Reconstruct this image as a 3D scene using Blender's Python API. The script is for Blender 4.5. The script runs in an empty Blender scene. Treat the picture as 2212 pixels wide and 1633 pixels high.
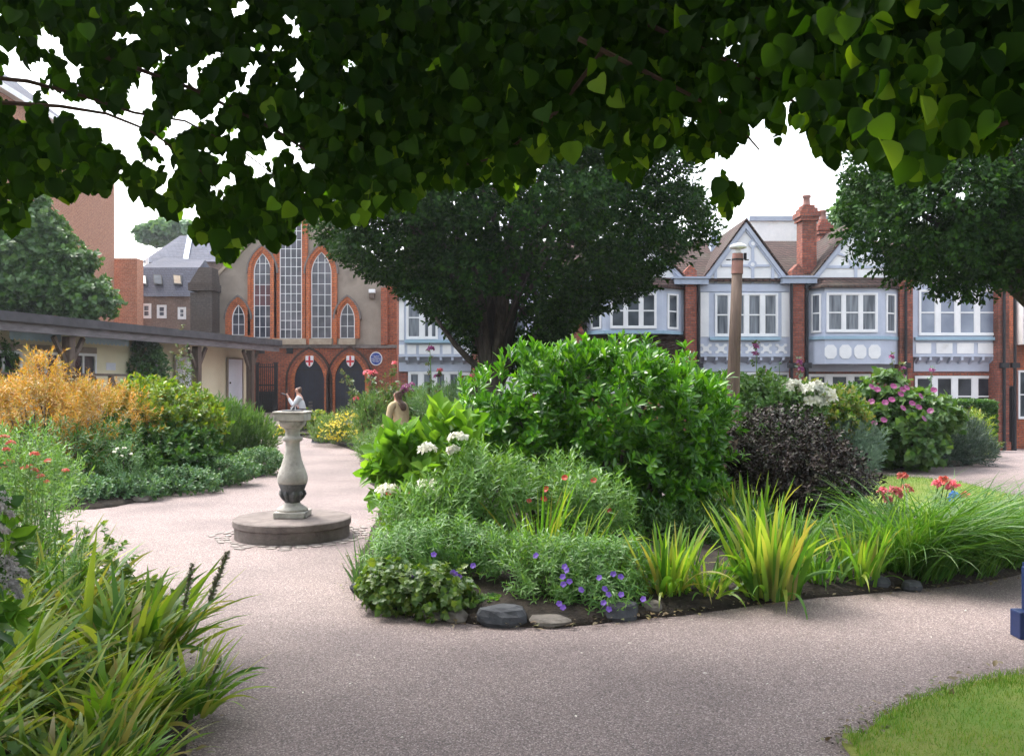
import bpy, bmesh, math, random
import numpy as np
from mathutils import Vector, noise

# ------------------------------------------------------------------ camera, sky, sun, exposure
F, CX, HZ, EYE = 1950.0, 1106.0, 825.0, 1.6      # focal length in photo pixels, principal column, horizon row, eye height
S = bpy.context.scene
C = S.collection
cam_d = bpy.data.cameras.new('camera'); cam = bpy.data.objects.new('camera', cam_d); C.objects.link(cam)
cam.location = (0, 0, EYE); cam.rotation_euler = (math.radians(90), 0, 0)
cam_d.sensor_width = 36; cam_d.lens = F/2212*36; cam_d.shift_y = (HZ-816.5)/2212
cam_d.clip_start = 0.05; cam_d.clip_end = 2000
S.camera = cam
W = bpy.data.worlds.new('World'); S.world = W; W.use_nodes = True
nt = W.node_tree; bg = nt.nodes['Background']
sky = nt.nodes.new('ShaderNodeTexSky'); sky.sky_type = 'NISHITA'; sky.sun_disc = False
SUN_EL, SUN_AZ = 58.0, 312.0                     # azimuth clockwise from +Y: high, ahead and to the left, so leaves are seen against the light
sky.sun_elevation = math.radians(SUN_EL); sky.sun_rotation = math.radians(SUN_AZ)
sky.dust_density = 4.0; sky.air_density = 1.3
hs = nt.nodes.new('ShaderNodeHueSaturation'); hs.inputs['Saturation'].default_value = 0.35
nt.links.new(sky.outputs[0], hs.inputs['Color']); nt.links.new(hs.outputs[0], bg.inputs[0])
bg.inputs[1].default_value = 0.15
sl = bpy.data.lights.new('sun', 'SUN'); sun = bpy.data.objects.new('sun', sl); C.objects.link(sun)
sl.energy = 0.75; sl.angle = math.radians(12); sl.color = (1.0, 0.95, 0.87)
sd = Vector((math.sin(math.radians(SUN_AZ))*math.cos(math.radians(SUN_EL)), math.cos(math.radians(SUN_AZ))*math.cos(math.radians(SUN_EL)), math.sin(math.radians(SUN_EL))))
sun.rotation_euler = sd.to_track_quat('Z', 'Y').to_euler(); sun.location = (-10, -10, 30)
S.view_settings.view_transform = 'Standard'; S.view_settings.look = 'None'
S.view_settings.exposure = 2.1; S.view_settings.gamma = 1.0
S.render.engine = 'CYCLES'
S.cycles.max_bounces = 8; S.cycles.transparent_max_bounces = 8

# ------------------------------------------------------------------ helpers
def at(px, py, Y): return Vector(((px-CX)/F*Y, Y, EYE-(py-HZ)/F*Y))
def X(px, Y): return (px-CX)/F*Y
def Z(py, Y): return EYE-(py-HZ)/F*Y
def GY(py): return EYE*F/(py-HZ)
def G(px, py): y = GY(py); return (X(px, y), y)
def sstep(a, b, t):
    t = min(1, max(0, (t-a)/(b-a))); return t*t*(3-2*t)
def gz(x, y): return -0.04*max(-16, min(18, x))*sstep(19, 30, y)

ORG = {}
def props(o, label=None, cat=None, group=None, kind=None):
    if label: o['label'] = label
    if cat: o['category'] = cat
    if group: o['group'] = group
    if kind: o['kind'] = kind
def thing(name, label, cat, loc=(0, 0, 0), group=None):
    o = bpy.data.objects.new(name, None); C.objects.link(o); o.empty_display_size = .2
    o.location = loc; ORG[o.name] = Vector(loc); props(o, label, cat, group); return o
def link(name, me, m, parent=None, **kw):
    if m is not None:
        for q in (m if isinstance(m, (list, tuple)) else [m]): me.materials.append(q)
    o = bpy.data.objects.new(name, me); C.objects.link(o)
    org = Vector((0, 0, 0))
    if parent is not None:
        o.parent = parent; o.location = -ORG[parent.name]
    elif kw.get('kind') != 'structure' and len(me.vertices):
        n = len(me.vertices); co = np.empty(n*3, dtype=np.float32); me.vertices.foreach_get('co', co); co = co.reshape(-1, 3)
        org = Vector((float(co[:, 0].min()+co[:, 0].max())/2, float(co[:, 1].min()+co[:, 1].max())/2, float(co[:, 2].min())))
        co -= np.array(org, dtype=np.float32); me.vertices.foreach_set('co', co.ravel()); me.update(); o.location = org
    ORG[o.name] = org
    props(o, **kw); return o

class MB:
    def __init__(s): s.v = []; s.f = []
    def add(s, vs, fs):
        b = len(s.v); s.v += [tuple(v) for v in vs]; s.f += [tuple(i+b for i in f) for f in fs]; return s
    def box(s, x0, x1, y0, y1, z0, z1):
        return s.add([(x0,y0,z0),(x1,y0,z0),(x1,y1,z0),(x0,y1,z0),(x0,y0,z1),(x1,y0,z1),(x1,y1,z1),(x0,y1,z1)],
                     [(3,2,1,0),(4,5,6,7),(0,1,5,4),(1,2,6,5),(2,3,7,6),(3,0,4,7)])
    def beam(s, a, b, w, h, up=(0,0,1)):
        a, b = Vector(a), Vector(b); d = (b-a).normalized(); u = Vector(up)
        if abs(d.dot(u)) > .98: u = Vector((0,1,0))
        r = d.cross(u).normalized(); u = r.cross(d)
        vs = [p+r*(w/2*i)+u*(h/2*j) for p in (a, b) for i, j in ((-1,-1),(1,-1),(1,1),(-1,1))]
        return s.add(vs, [(3,2,1,0),(4,5,6,7),(0,1,5,4),(1,2,6,5),(2,3,7,6),(3,0,4,7)])
    def prism(s, poly, y0, y1):          # poly in (x,z), extruded along y
        n = len(poly)
        return s.add([(x,y0,z) for x, z in poly]+[(x,y1,z) for x, z in poly],
                     [tuple(range(n)), tuple(range(2*n-1, n-1, -1))]+[(i, i+n, (i+1) % n+n, (i+1) % n) for i in range(n)])
    def prism_x(s, poly, x0, x1):        # poly in (y,z), extruded along x
        n = len(poly)
        return s.add([(x0,y,z) for y, z in poly]+[(x1,y,z) for y, z in poly],
                     [tuple(range(n)), tuple(range(2*n-1, n-1, -1))]+[(i, i+n, (i+1) % n+n, (i+1) % n) for i in range(n)])
    def prism_z(s, poly, z0, z1):
        n = len(poly)
        return s.add([(x,y,z0) for x, y in poly]+[(x,y,z1) for x, y in poly],
                     [tuple(range(n-1, -1, -1)), tuple(range(n, 2*n))]+[(i, (i+1) % n, (i+1) % n+n, i+n) for i in range(n)])
    def band(s, inner, outer, y0, y1):   # open strip between two outlines of equal length
        n = len(inner)
        vs = [(x,y0,z) for x, z in inner]+[(x,y0,z) for x, z in outer]+[(x,y1,z) for x, z in inner]+[(x,y1,z) for x, z in outer]
        fs = []
        for i in range(n-1):
            fs += [(i,i+1,n+i+1,n+i), (i+1,i,2*n+i,2*n+i+1), (n+i,n+i+1,3*n+i+1,3*n+i)]
        fs += [(0,n,3*n,2*n), (n-1,3*n-1,4*n-1,2*n-1)]
        return s.add(vs, fs)
    def tube(s, pts, rad, n=8):
        pts = [Vector(p) for p in pts]; rad = rad if isinstance(rad, (list, tuple)) else [rad]*len(pts); vs = []
        for i, p in enumerate(pts):
            d = (pts[min(i+1, len(pts)-1)]-pts[max(i-1, 0)]).normalized()
            u = Vector((0,0,1)) if abs(d.z) < .9 else Vector((0,1,0))
            r = d.cross(u).normalized(); u = r.cross(d)
            for k in range(n):
                a = 2*math.pi*k/n; vs.append(p+(r*math.cos(a)+u*math.sin(a))*rad[i])
        fs = [(i*n+k, i*n+(k+1) % n, (i+1)*n+(k+1) % n, (i+1)*n+k) for i in range(len(pts)-1) for k in range(n)]
        fs += [tuple(range(n-1, -1, -1)), tuple((len(pts)-1)*n+k for k in range(n))]
        return s.add(vs, fs)
    def lathe(s, prof, c, n=40):
        vs = [(c[0]+r*math.cos(2*math.pi*k/n), c[1]+r*math.sin(2*math.pi*k/n), c[2]+z) for r, z in prof for k in range(n)]
        fs = [(i*n+k, i*n+(k+1) % n, (i+1)*n+(k+1) % n, (i+1)*n+k) for i in range(len(prof)-1) for k in range(n)]
        fs += [tuple(range(n-1, -1, -1)), tuple((len(prof)-1)*n+k for k in range(n))]
        return s.add(vs, fs)
    def ball(s, c, r, n=8, sz=1.0):
        m = n//2+1
        vs = [(c[0]+r*math.sin(math.pi*i/m)*math.cos(2*math.pi*k/n), c[1]+r*math.sin(math.pi*i/m)*math.sin(2*math.pi*k/n), c[2]+sz*r*math.cos(math.pi*i/m)) for i in range(1, m) for k in range(n)]
        vs += [(c[0], c[1], c[2]+r*sz), (c[0], c[1], c[2]-r*sz)]; a = len(vs)-2
        fs = [(i*n+k, (i+1)*n+k, (i+1)*n+(k+1) % n, i*n+(k+1) % n) for i in range(m-2) for k in range(n)]
        fs += [(a, k, (k+1) % n) for k in range(n)]+[(a+1, (m-2)*n+(k+1) % n, (m-2)*n+k) for k in range(n)]
        return s.add(vs, fs)
    def build(s, name, m, parent=None, smooth=False, bevel=0, **kw):
        me = bpy.data.meshes.new(name); me.from_pydata(s.v, [], s.f); me.update()
        if smooth: me.polygons.foreach_set('use_smooth', [True]*len(me.polygons))
        o = link(name, me, m, parent, **kw)
        if bevel:
            b = o.modifiers.new('bevel', 'BEVEL'); b.width = bevel; b.segments = 2; b.limit_method = 'ANGLE'
        return o

class NP:                                # numpy collector of quads, for foliage
    def __init__(s): s.v = []; s.q = []; s.n = 0
    def add(s, v, q):
        s.v.append(np.asarray(v, dtype=np.float32)); s.q.append(np.asarray(q, dtype=np.int32)+s.n); s.n += len(v); return s
    def build(s, name, m, parent=None, **kw):
        v = np.concatenate(s.v); q = np.concatenate(s.q); me = bpy.data.meshes.new(name)
        me.vertices.add(len(v)); me.vertices.foreach_set('co', v.ravel())
        me.loops.add(len(q)*4); me.loops.foreach_set('vertex_index', q.ravel())
        me.polygons.add(len(q)); me.polygons.foreach_set('loop_start', np.arange(0, len(q)*4, 4, dtype=np.int32))
        me.polygons.foreach_set('loop_total', np.full(len(q), 4, dtype=np.int32))
        me.update(calc_edges=True)
        return link(name, me, m, parent, **kw)

def nrm(a): return a/np.maximum(np.linalg.norm(a, axis=-1, keepdims=True), 1e-9)
def leaf_tmpl(prof, fold=.15, droop=.1, w=1.0):
    """rows (t, halfwidth) -> verts with a crease along the midrib"""
    v = []; q = []
    for i, (t, h) in enumerate(prof):
        z = -droop*t*t; v += [(-h*w, t, z+fold*h), (0, t, z), (h*w, t, z+fold*h)]
        if i: b = 3*i; q += [(b-3, b-2, b+1, b), (b-2, b-1, b+2, b+1)]
    return np.array(v, dtype=np.float32), np.array(q, dtype=np.int32)
T_DIA = (np.array([(0,0,0),(-.28,.5,.08),(0,1,-.05),(.28,.5,.08)], dtype=np.float32), np.array([(0,3,2,1)], dtype=np.int32))
T_THIN = (np.array([(0,0,0),(-.09,.5,.03),(0,1,-.05),(.09,.5,.03)], dtype=np.float32), np.array([(0,3,2,1)], dtype=np.int32))
T_HEART = leaf_tmpl([(0,.10),(.05,.34),(.22,.5),(.48,.5),(.75,.33),(.92,.12),(1,.01)], .38, .28)
T_HEART2 = leaf_tmpl([(0,.10),(.06,.30),(.25,.42),(.5,.43),(.78,.26),(1,.01)], .75, -.2)
T_SPAT = leaf_tmpl([(0,.03),(.35,.09),(.7,.17),(1,.04)], .3, .18)
T_OVAL = leaf_tmpl([(0,.04),(.3,.25),(.65,.26),(1,.02)], .3, .2)
T_LANCE = leaf_tmpl([(0,.03),(.35,.11),(1,.01)], .3, .25)
T_LOBE = leaf_tmpl([(0,.1),(.2,.5),(.4,.3),(.6,.45),(.8,.2),(1,.02)], .3, .25)

def leaves(P, D, U, L, T):
    tv, tq = T; n = len(P)
    y = nrm(D); x = nrm(np.cross(y, U)); z = np.cross(x, y); L = np.broadcast_to(np.asarray(L, dtype=float), (n,))[:, None, None]
    v = P[:, None, :]+L*(tv[None, :, 0:1]*x[:, None, :]+tv[None, :, 1:2]*y[:, None, :]+tv[None, :, 2:3]*z[:, None, :])
    q = tq[None]+(np.arange(n)*len(tv))[:, None, None]
    return v.reshape(-1, 3), q.reshape(-1, 4)
def perp(A, rng):
    r = rng.normal(size=A.shape); return nrm(r-A*np.sum(r*A, axis=1, keepdims=True))
def sprigs(rng, Cn, A, k, L, T, spread=(.5, 1.2), along=.1, droop=0.0, lj=.3):
    A = nrm(A); e1 = perp(A, rng); e2 = np.cross(A, e1); ph = rng.uniform(0, 6.28, len(Cn)); out = NP()
    for j in range(k):
        t = (j+.5)/k; a = ph+j*2.4+rng.normal(0, .25, len(Cn)); rad = e1*np.cos(a)[:, None]+e2*np.sin(a)[:, None]
        s = rng.uniform(spread[0], spread[1], len(Cn))*(1.25-.6*t)
        D = A*np.cos(s)[:, None]+rad*np.sin(s)[:, None]; D[:, 2] -= droop
        Lr = L*rng.uniform(1-lj, 1+lj, len(Cn))
        out.add(*leaves(Cn+A*(along*t), D, A+rng.normal(0, .25, A.shape), Lr, T))
    return np.concatenate(out.v), np.concatenate(out.q)
def ell_pts(rng, ells, n, rmin=.55, rough=.18, updir=.4, nf=3.0, jit=.4, zmin=None):
    """points spread through the outer shell of a union of ellipsoids; each (centre, (rx,ry,rz))"""
    w = np.array([(r[0]*r[1]*r[2])**(2/3) for c, r in ells]); w /= w.sum(); P = []; A = []; tot = 0
    while tot < n:
        m = n*2; idx = rng.choice(len(ells), m, p=w); d = nrm(rng.normal(size=(m, 3)))
        c = np.array([e[0] for e in ells])[idx]; r = np.array([e[1] for e in ells])[idx]
        nz = np.array([noise.noise(Vector((float(a[0])*nf+float(b)*7, float(a[1])*nf, float(a[2])*nf))) for a, b in zip(d, idx)])
        rr = (rmin+(1-rmin)*rng.uniform(0, 1, m)**.5)*(1+rough*nz*1.6)
        p = c+d*r*rr[:, None]; ok = np.ones(m, bool)
        for i, (ec, er) in enumerate(ells):
            q = (p-np.array(ec))/np.array(er); ok &= ~((np.sum(q*q, 1) < (rmin*.92)**2) & (idx != i))
        if zmin is not None: ok &= p[:, 2] > zmin
        nn = nrm(d/r); a = nrm(nn+np.array([0, 0, updir])+rng.normal(0, jit, (m, 3)))
        P.append(p[ok]); A.append(a[ok]); tot += int(ok.sum())
    return np.concatenate(P)[:n], np.concatenate(A)[:n]
def E(px, py, Y, rpx, rpz, ry): return (tuple(at(px, py, Y)), (rpx/F*Y, ry, rpz/F*Y))
def blades(rng, B, az, th0, kap, L, w, seg=6, p=1.3):
    n = len(B); az, th0, kap, L, w = [np.broadcast_to(np.asarray(a, dtype=float), (n,)) for a in (az, th0, kap, L, w)]
    pos = np.array(B, dtype=float); rows = []; h = np.stack([np.cos(az), np.sin(az), np.zeros(n)], 1); tw = rng.uniform(-.9, .9, n)
    side0 = np.stack([-np.sin(az), np.cos(az), np.zeros(n)], 1)
    for i in range(seg+1):
        t = i/seg; th = th0+kap*t**p; d = h*np.sin(th)[:, None]+np.array([0, 0, 1.])*np.cos(th)[:, None]
        nn = np.cross(d, side0); sd_ = side0*np.cos(tw)[:, None]+nn*np.sin(tw)[:, None]
        ww = w*(.55+.9*t-1.42*t*t if t < .999 else .02)
        rows += [pos-sd_*ww[:, None]/2, pos+sd_*ww[:, None]/2]
        pos = pos+d*(L/seg)[:, None]
    v = np.stack(rows, 1).reshape(-1, 3); k = (seg+1)*2
    q = np.array([(2*i, 2*i+1, 2*i+3, 2*i+2) for i in range(seg)])[None]+(np.arange(n)*k)[:, None, None]
    return v, q.reshape(-1, 4)
def clump(rng, x, y, r, n, L, w, th=(.05, .5), kap=(.2, 1.2), seg=6, az=None, z=None):
    a = rng.uniform(0, 6.283, n); rr = r*np.sqrt(rng.uniform(0, 1, n)); bx = x+rr*np.cos(a); by = y+rr*np.sin(a)
    bz = np.array([gz(u, v) for u, v in zip(bx, by)])+(.03 if z is None else z)
    A = a+rng.normal(0, .5, n) if az is None else rng.normal(az[0], az[1], n)
    return blades(rng, np.stack([bx, by, bz], 1), A, rng.uniform(*th, n), rng.uniform(*kap, n), L*rng.uniform(.6, 1.1, n), w*rng.uniform(.7, 1.2, n), seg)

# ------------------------------------------------------------------ materials
def mk(name):
    m = bpy.data.materials.new(name); m.use_nodes = True; n = m.node_tree; b = n.nodes['Principled BSDF']; return m, n, b
def nd(n, t, **kw):
    o = n.nodes.new(t)
    for k, v in kw.items(): setattr(o, k, v)
    return o
def ramp(n, fac, stops):
    r = nd(n, 'ShaderNodeValToRGB'); e = r.color_ramp.elements
    while len(e) < len(stops): e.new(.5)
    for i, (p, c) in enumerate(stops): e[i].position = p; e[i].color = (*c, 1)
    n.links.new(fac, r.inputs[0]); return r.outputs[0]
def mat(name, c1, c2=None, scale=6, rough=.7, bump=.0, bscale=None, spec=.3, metal=0, detail=6, stops=None, stretch=(1, 1, 1), stain=None):
    m, n, b = mk(name); c2 = c2 or tuple(x*.75 for x in c1)
    tc = nd(n, 'ShaderNodeTexCoord'); mp = nd(n, 'ShaderNodeMapping'); mp.inputs['Scale'].default_value = stretch
    n.links.new(tc.outputs['Object'], mp.inputs[0])
    t = nd(n, 'ShaderNodeTexNoise'); t.inputs['Scale'].default_value = scale; t.inputs['Detail'].default_value = detail; t.inputs['Roughness'].default_value = .65
    n.links.new(mp.outputs[0], t.inputs[0])
    col = ramp(n, t.outputs['Fac'], stops or [(.32, c2), (.68, c1)])
    if stain:
        t2 = nd(n, 'ShaderNodeTexNoise'); t2.inputs['Scale'].default_value = stain[1]; t2.inputs['Detail'].default_value = 4; n.links.new(tc.outputs['Object'], t2.inputs[0])
        f = ramp(n, t2.outputs['Fac'], [(stain[2], (0, 0, 0)), (stain[2]+.15, (1, 1, 1))])
        mx = nd(n, 'ShaderNodeMixRGB'); n.links.new(f, mx.inputs[0]); n.links.new(col, mx.inputs[1]); mx.inputs[2].default_value = (*stain[0], 1); col = mx.outputs[0]
    n.links.new(col, b.inputs['Base Color']); b.inputs['Roughness'].default_value = rough
    b.inputs['Specular IOR Level'].default_value = spec; b.inputs['Metallic'].default_value = metal
    if bump:
        t3 = nd(n, 'ShaderNodeTexNoise'); t3.inputs['Scale'].default_value = bscale or scale*4; t3.inputs['Detail'].default_value = 8; n.links.new(mp.outputs[0], t3.inputs[0])
        bp = nd(n, 'ShaderNodeBump'); bp.inputs['Strength'].default_value = bump; bp.inputs['Distance'].default_value = .02
        n.links.new(t3.outputs['Fac'], bp.inputs['Height']); n.links.new(bp.outputs[0], b.inputs['Normal'])
    return m
def brick(name, a, b_, mortar, w=.22, h=.075, ms=.012, rough=.85, tile=False, stain=(.07, .05, .04), sth=.62):
    m, n, b = mk(name); tc = nd(n, 'ShaderNodeTexCoord'); sp = nd(n, 'ShaderNodeSeparateXYZ'); n.links.new(tc.outputs['Object'], sp.inputs[0])
    ad = nd(n, 'ShaderNodeMath', operation='ADD'); n.links.new(sp.outputs[0], ad.inputs[0]); n.links.new(sp.outputs[1], ad.inputs[1])
    cb = nd(n, 'ShaderNodeCombineXYZ'); n.links.new(ad.outputs[0], cb.inputs[0]); n.links.new(sp.outputs[2], cb.inputs[1])
    t = nd(n, 'ShaderNodeTexBrick'); n.links.new(cb.outputs[0], t.inputs[0]); t.inputs['Scale'].default_value = 1
    t.inputs['Brick Width'].default_value = w; t.inputs['Row Height'].default_value = h; t.inputs['Mortar Size'].default_value = ms; t.inputs['Bias'].default_value = 0
    t.inputs['Mortar Smooth'].default_value = .2
    t.inputs['Color1'].default_value = (*a, 1); t.inputs['Color2'].default_value = (*b_, 1); t.inputs['Mortar'].default_value = (*mortar, 1)
    z = nd(n, 'ShaderNodeTexNoise'); z.inputs['Scale'].default_value = .9; z.inputs['Detail'].default_value = 8; n.links.new(tc.outputs['Object'], z.inputs[0])
    f = ramp(n, z.outputs['Fac'], [(sth-.12, (0, 0, 0)), (sth+.12, (.75, .75, .75))])
    mx = nd(n, 'ShaderNodeMixRGB'); n.links.new(f, mx.inputs[0]); n.links.new(t.outputs[0], mx.inputs[1]); mx.inputs[2].default_value = (*stain, 1)
    z2 = nd(n, 'ShaderNodeTexNoise'); z2.inputs['Scale'].default_value = 14; z2.inputs['Detail'].default_value = 4; n.links.new(tc.outputs['Object'], z2.inputs[0])
    f2 = ramp(n, z2.outputs['Fac'], [(.3, (.62, .62, .62)), (.7, (1.1, 1.1, 1.1))])
    mu = nd(n, 'ShaderNodeMixRGB', blend_type='MULTIPLY'); mu.inputs[0].default_value = 1; n.links.new(mx.outputs[0], mu.inputs[1]); n.links.new(f2, mu.inputs[2])
    n.links.new(mu.outputs[0], b.inputs['Base Color']); b.inputs['Roughness'].default_value = rough; b.inputs['Specular IOR Level'].default_value = .2
    bp = nd(n, 'ShaderNodeBump'); bp.inputs['Strength'].default_value = .7; bp.inputs['Distance'].default_value = .01; bp.invert = True
    n.links.new(t.outputs['Fac'], bp.inputs['Height']); n.links.new(bp.outputs[0], b.inputs['Normal'])
    return m
def leafmat(name, cols, trans=.35, rough=.45, spec=.4, tcol=None):
    """cols: list of base colours picked at random leaf by leaf"""
    m, n, b = mk(name); g = nd(n, 'ShaderNodeNewGeometry'); st = [(i/max(1, len(cols)-1), c) for i, c in enumerate(cols)]
    col = ramp(n, g.outputs['Random Per Island'], st)
    tc = nd(n, 'ShaderNodeTexCoord'); t = nd(n, 'ShaderNodeTexNoise'); t.inputs['Scale'].default_value = 2.2; t.inputs['Detail'].default_value = 3; n.links.new(tc.outputs['Object'], t.inputs[0])
    f = ramp(n, t.outputs['Fac'], [(.3, (.72, .78, .72)), (.7, (1.2, 1.15, 1.0))])
    mu = nd(n, 'ShaderNodeMixRGB', blend_type='MULTIPLY'); mu.inputs[0].default_value = 1; n.links.new(col, mu.inputs[1]); n.links.new(f, mu.inputs[2])
    n.links.new(mu.outputs[0], b.inputs['Base Color']); b.inputs['Roughness'].default_value = rough; b.inputs['Specular IOR Level'].default_value = spec
    tr = nd(n, 'ShaderNodeBsdfTranslucent'); gm = nd(n, 'ShaderNodeMixRGB', blend_type='MULTIPLY'); gm.inputs[0].default_value = 1
    n.links.new(mu.outputs[0], gm.inputs[1]); gm.inputs[2].default_value = (*(tcol or (1.7, 1.6, .5)), 1); n.links.new(gm.outputs[0], tr.inputs[0])
    ms = nd(n, 'ShaderNodeMixShader'); ms.inputs[0].default_value = trans
    n.links.new(b.outputs[0], ms.inputs[1]); n.links.new(tr.outputs[0], ms.inputs[2]); n.links.new(ms.outputs[0], n.nodes['Material Output'].inputs[0])
    return m
def glass(name, dark, light, curtain=0.0, rough=.08):
    m, n, b = mk(name); tc = nd(n, 'ShaderNodeTexCoord')
    if curtain:
        t = nd(n, 'ShaderNodeTexNoise'); t.inputs['Scale'].default_value = 1.0; t.inputs['Detail'].default_value = 3; fo = t.outputs['Fac']; st = [(.36, dark), (.66, light)]; mp = nd(n, 'ShaderNodeMapping'); mp.inputs['Scale'].default_value = (11, 11, .9)
    else:
        t = nd(n, 'ShaderNodeTexNoise'); t.inputs['Scale'].default_value = 1.6; t.inputs['Detail'].default_value = 3; fo = t.outputs['Fac']; st = [(.35, dark), (.7, light)]
    if curtain: n.links.new(tc.outputs['Object'], mp.inputs[0]); n.links.new(mp.outputs[0], t.inputs[0])
    else: n.links.new(tc.outputs['Object'], t.inputs[0])
    n.links.new(ramp(n, fo, st), b.inputs['Base Color'])
    b.inputs['Roughness'].default_value = rough; b.inputs['Specular IOR Level'].default_value = .5; return m

M = {}
def gravel():
    m, n, b = mk('resin_gravel'); tc = nd(n, 'ShaderNodeTexCoord')
    v = nd(n, 'ShaderNodeTexVoronoi'); v.inputs['Scale'].default_value = 165; n.links.new(tc.outputs['Object'], v.inputs[0])
    sp = nd(n, 'ShaderNodeSeparateColor'); n.links.new(v.outputs['Color'], sp.inputs[0])
    col = ramp(n, sp.outputs[0], [(0, (.11, .09, .09)), (.3, (.17, .135, .132)), (.55, (.225, .175, .17)), (.8, (.28, .22, .21)), (1, (.46, .39, .38))])
    t = nd(n, 'ShaderNodeTexNoise'); t.inputs['Scale'].default_value = .8; t.inputs['Detail'].default_value = 7; n.links.new(tc.outputs['Object'], t.inputs[0])
    f = ramp(n, t.outputs['Fac'], [(.3, (.74, .73, .73)), (.52, (1.0, .99, .97)), (.7, (1.14, 1.12, 1.08))])
    mu = nd(n, 'ShaderNodeMixRGB', blend_type='MULTIPLY'); mu.inputs[0].default_value = 1; n.links.new(col, mu.inputs[1]); n.links.new(f, mu.inputs[2])
    n.links.new(mu.outputs[0], b.inputs['Base Color']); b.inputs['Roughness'].default_value = .75; b.inputs['Specular IOR Level'].default_value = .3
    bp = nd(n, 'ShaderNodeBump'); bp.inputs['Strength'].default_value = .6; bp.inputs['Distance'].default_value = .006
    n.links.new(v.outputs['Distance'], bp.inputs['Height']); bp.invert = True; n.links.new(bp.outputs[0], b.inputs['Normal']); return m
M['path'] = gravel()
M['soil'] = mat('soil', (.04, .03, .022), (.012, .010, .008), 9, .95, .9, 40)
M['earth'] = mat('earth', (.10, .085, .06), (.05, .06, .03), 2, .95, .3)
M['turf'] = mat('turf', (.13, .24, .03), (.24, .25, .06), 3, .9, .6, 60)
M['grass'] = leafmat('grass_blade', [(.08, .20, .022), (.12, .26, .03), (.24, .27, .07)], .35, .6, .2)
M['red_brick'] = brick('red_brick', (.50, .135, .06), (.36, .09, .045), (.16, .10, .08))
M['orange_brick'] = brick('orange_brick', (.66, .19, .065), (.52, .135, .05), (.25, .12, .08), sth=.75)
M['annex_brick'] = brick('annex_brick', (.58, .22, .12), (.48, .17, .09), (.45, .28, .2), sth=.9)
M['pier_brick'] = brick('pier_brick', (.42, .13, .08), (.28, .08, .055), (.16, .11, .1))
M['dark_brick'] = brick('dark_brick', (.10, .05, .035), (.045, .03, .025), (.05, .04, .035))
M['pale_brick'] = brick('pink_brick', (.46, .19, .11), (.38, .15, .09), (.40, .27, .2), sth=.9)
M['brown_brick'] = brick('brown_brick', (.28, .18, .135), (.21, .135, .105), (.2, .16, .14))
M['grime_stone'] = brick('grime_stone', (.115, .095, .085), (.085, .072, .066), (.075, .065, .06), sth=.5)
M['tile'] = brick('clay_tile', (.11, .062, .052), (.07, .042, .037), (.02, .013, .012), w=.2, h=.10, ms=.022, stain=(.07, .065, .05))
M['slate'] = brick('slate', (.10, .11, .15), (.075, .08, .11), (.04, .042, .06), w=.3, h=.16, ms=.012, stain=(.14, .14, .17))
M['darkslate'] = brick('dark_slate', (.085, .09, .125), (.065, .07, .10), (.04, .042, .06), w=.3, h=.16, ms=.012, stain=(.07, .07, .08))
M['render'] = mat('roughcast', (.34, .285, .235), (.24, .20, .165), 1.4, .95, .8, 60, stain=((.09, .075, .06), .7, .62))
M['stone'] = mat('sill_stone', (.42, .35, .26), (.27, .21, .16), 5, .85, .3)
M['sundial'] = mat('sundial_stone', (.50, .47, .42), (.33, .31, .28), 9, .85, .5, 50, stain=((.12, .12, .115), 5, .6))
M['sundial_dark'] = mat('dark_stone', (.17, .17, .17), (.07, .072, .075), 12, .9, .6, 60)  # darker grey tone for the carved cup
M['plinth'] = mat('plinth_stone', (.22, .185, .17), (.12, .10, .092), 7, .9, .5, 60)
M['paver'] = mat('worn_cobble', (.34, .30, .28), (.17, .15, .14), 10, .85, .7, 30)
M['wood'] = mat('grey_oak', (.16, .115, .09), (.075, .055, .045), 3, .85, .5, 18, stretch=(6, 6, .6))
M['fascia'] = mat('weathered_fascia', (.24, .22, .23), (.12, .105, .11), 2, .9, .4, stretch=(1, 1, 6))
M['felt'] = mat('roof_felt', (.10, .095, .105), (.06, .056, .06), 3, .9, .3)
M['cream'] = mat('cream_render', (.82, .76, .56), (.72, .66, .47), 1.3, .9, .2, 60, stain=((.5, .45, .31), 1.1, .66))
M['greyplinth'] = mat('dark_plinth', (.08, .08, .09), (.04, .04, .045), 4, .8)
M['white'] = mat('white_paint', (.80, .80, .81), (.68, .69, .71), 2.5, .5, .05)
M['whitepanel'] = mat('white_render', (.80, .80, .81), (.66, .67, .69), 1.6, .75, .25, 50, stain=((.50, .49, .48), 1.3, .64))
M['blue'] = mat('pale_blue_paint', (.48, .52, .625), (.40, .44, .54), 2.2, .6, .1)
M['sill'] = mat('sky_blue_paint', (.30, .44, .54), (.25, .37, .47), 3, .5)
M['black'] = mat('black_paint', (.022, .022, .028), (.012, .012, .014), 5, .45)
M['navy'] = mat('door_navy', (.022, .025, .042), (.014, .016, .024), 3, .55)
M['lead'] = mat('lead_flashing', (.38, .43, .53), (.28, .32, .41), 3, .6)
M['awning'] = mat('awning_cloth', (.46, .60, .72), (.36, .50, .62), 3, .8)
M['reddoor'] = mat('red_door', (.30, .03, .02), (.2, .02, .015), 4, .45)
M['doorwhite'] = mat('door_white', (.74, .76, .84), (.66, .68, .76), 3, .5)
M['pane'] = glass('window_pane', (.02, .026, .036), (.09, .105, .125))
M['panedark'] = glass('dark_pane', (.015, .017, .022), (.05, .055, .07))
M['curtain'] = glass('curtained_pane', (.05, .06, .08), (.20, .225, .26), 1.0, .25)
M['blind'] = glass('blind_pane', (.17, .20, .27), (.26, .30, .38), 0, .25)
M['chapelpane'] = glass('chapel_pane', (.03, .033, .05), (.10, .095, .12))
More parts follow.
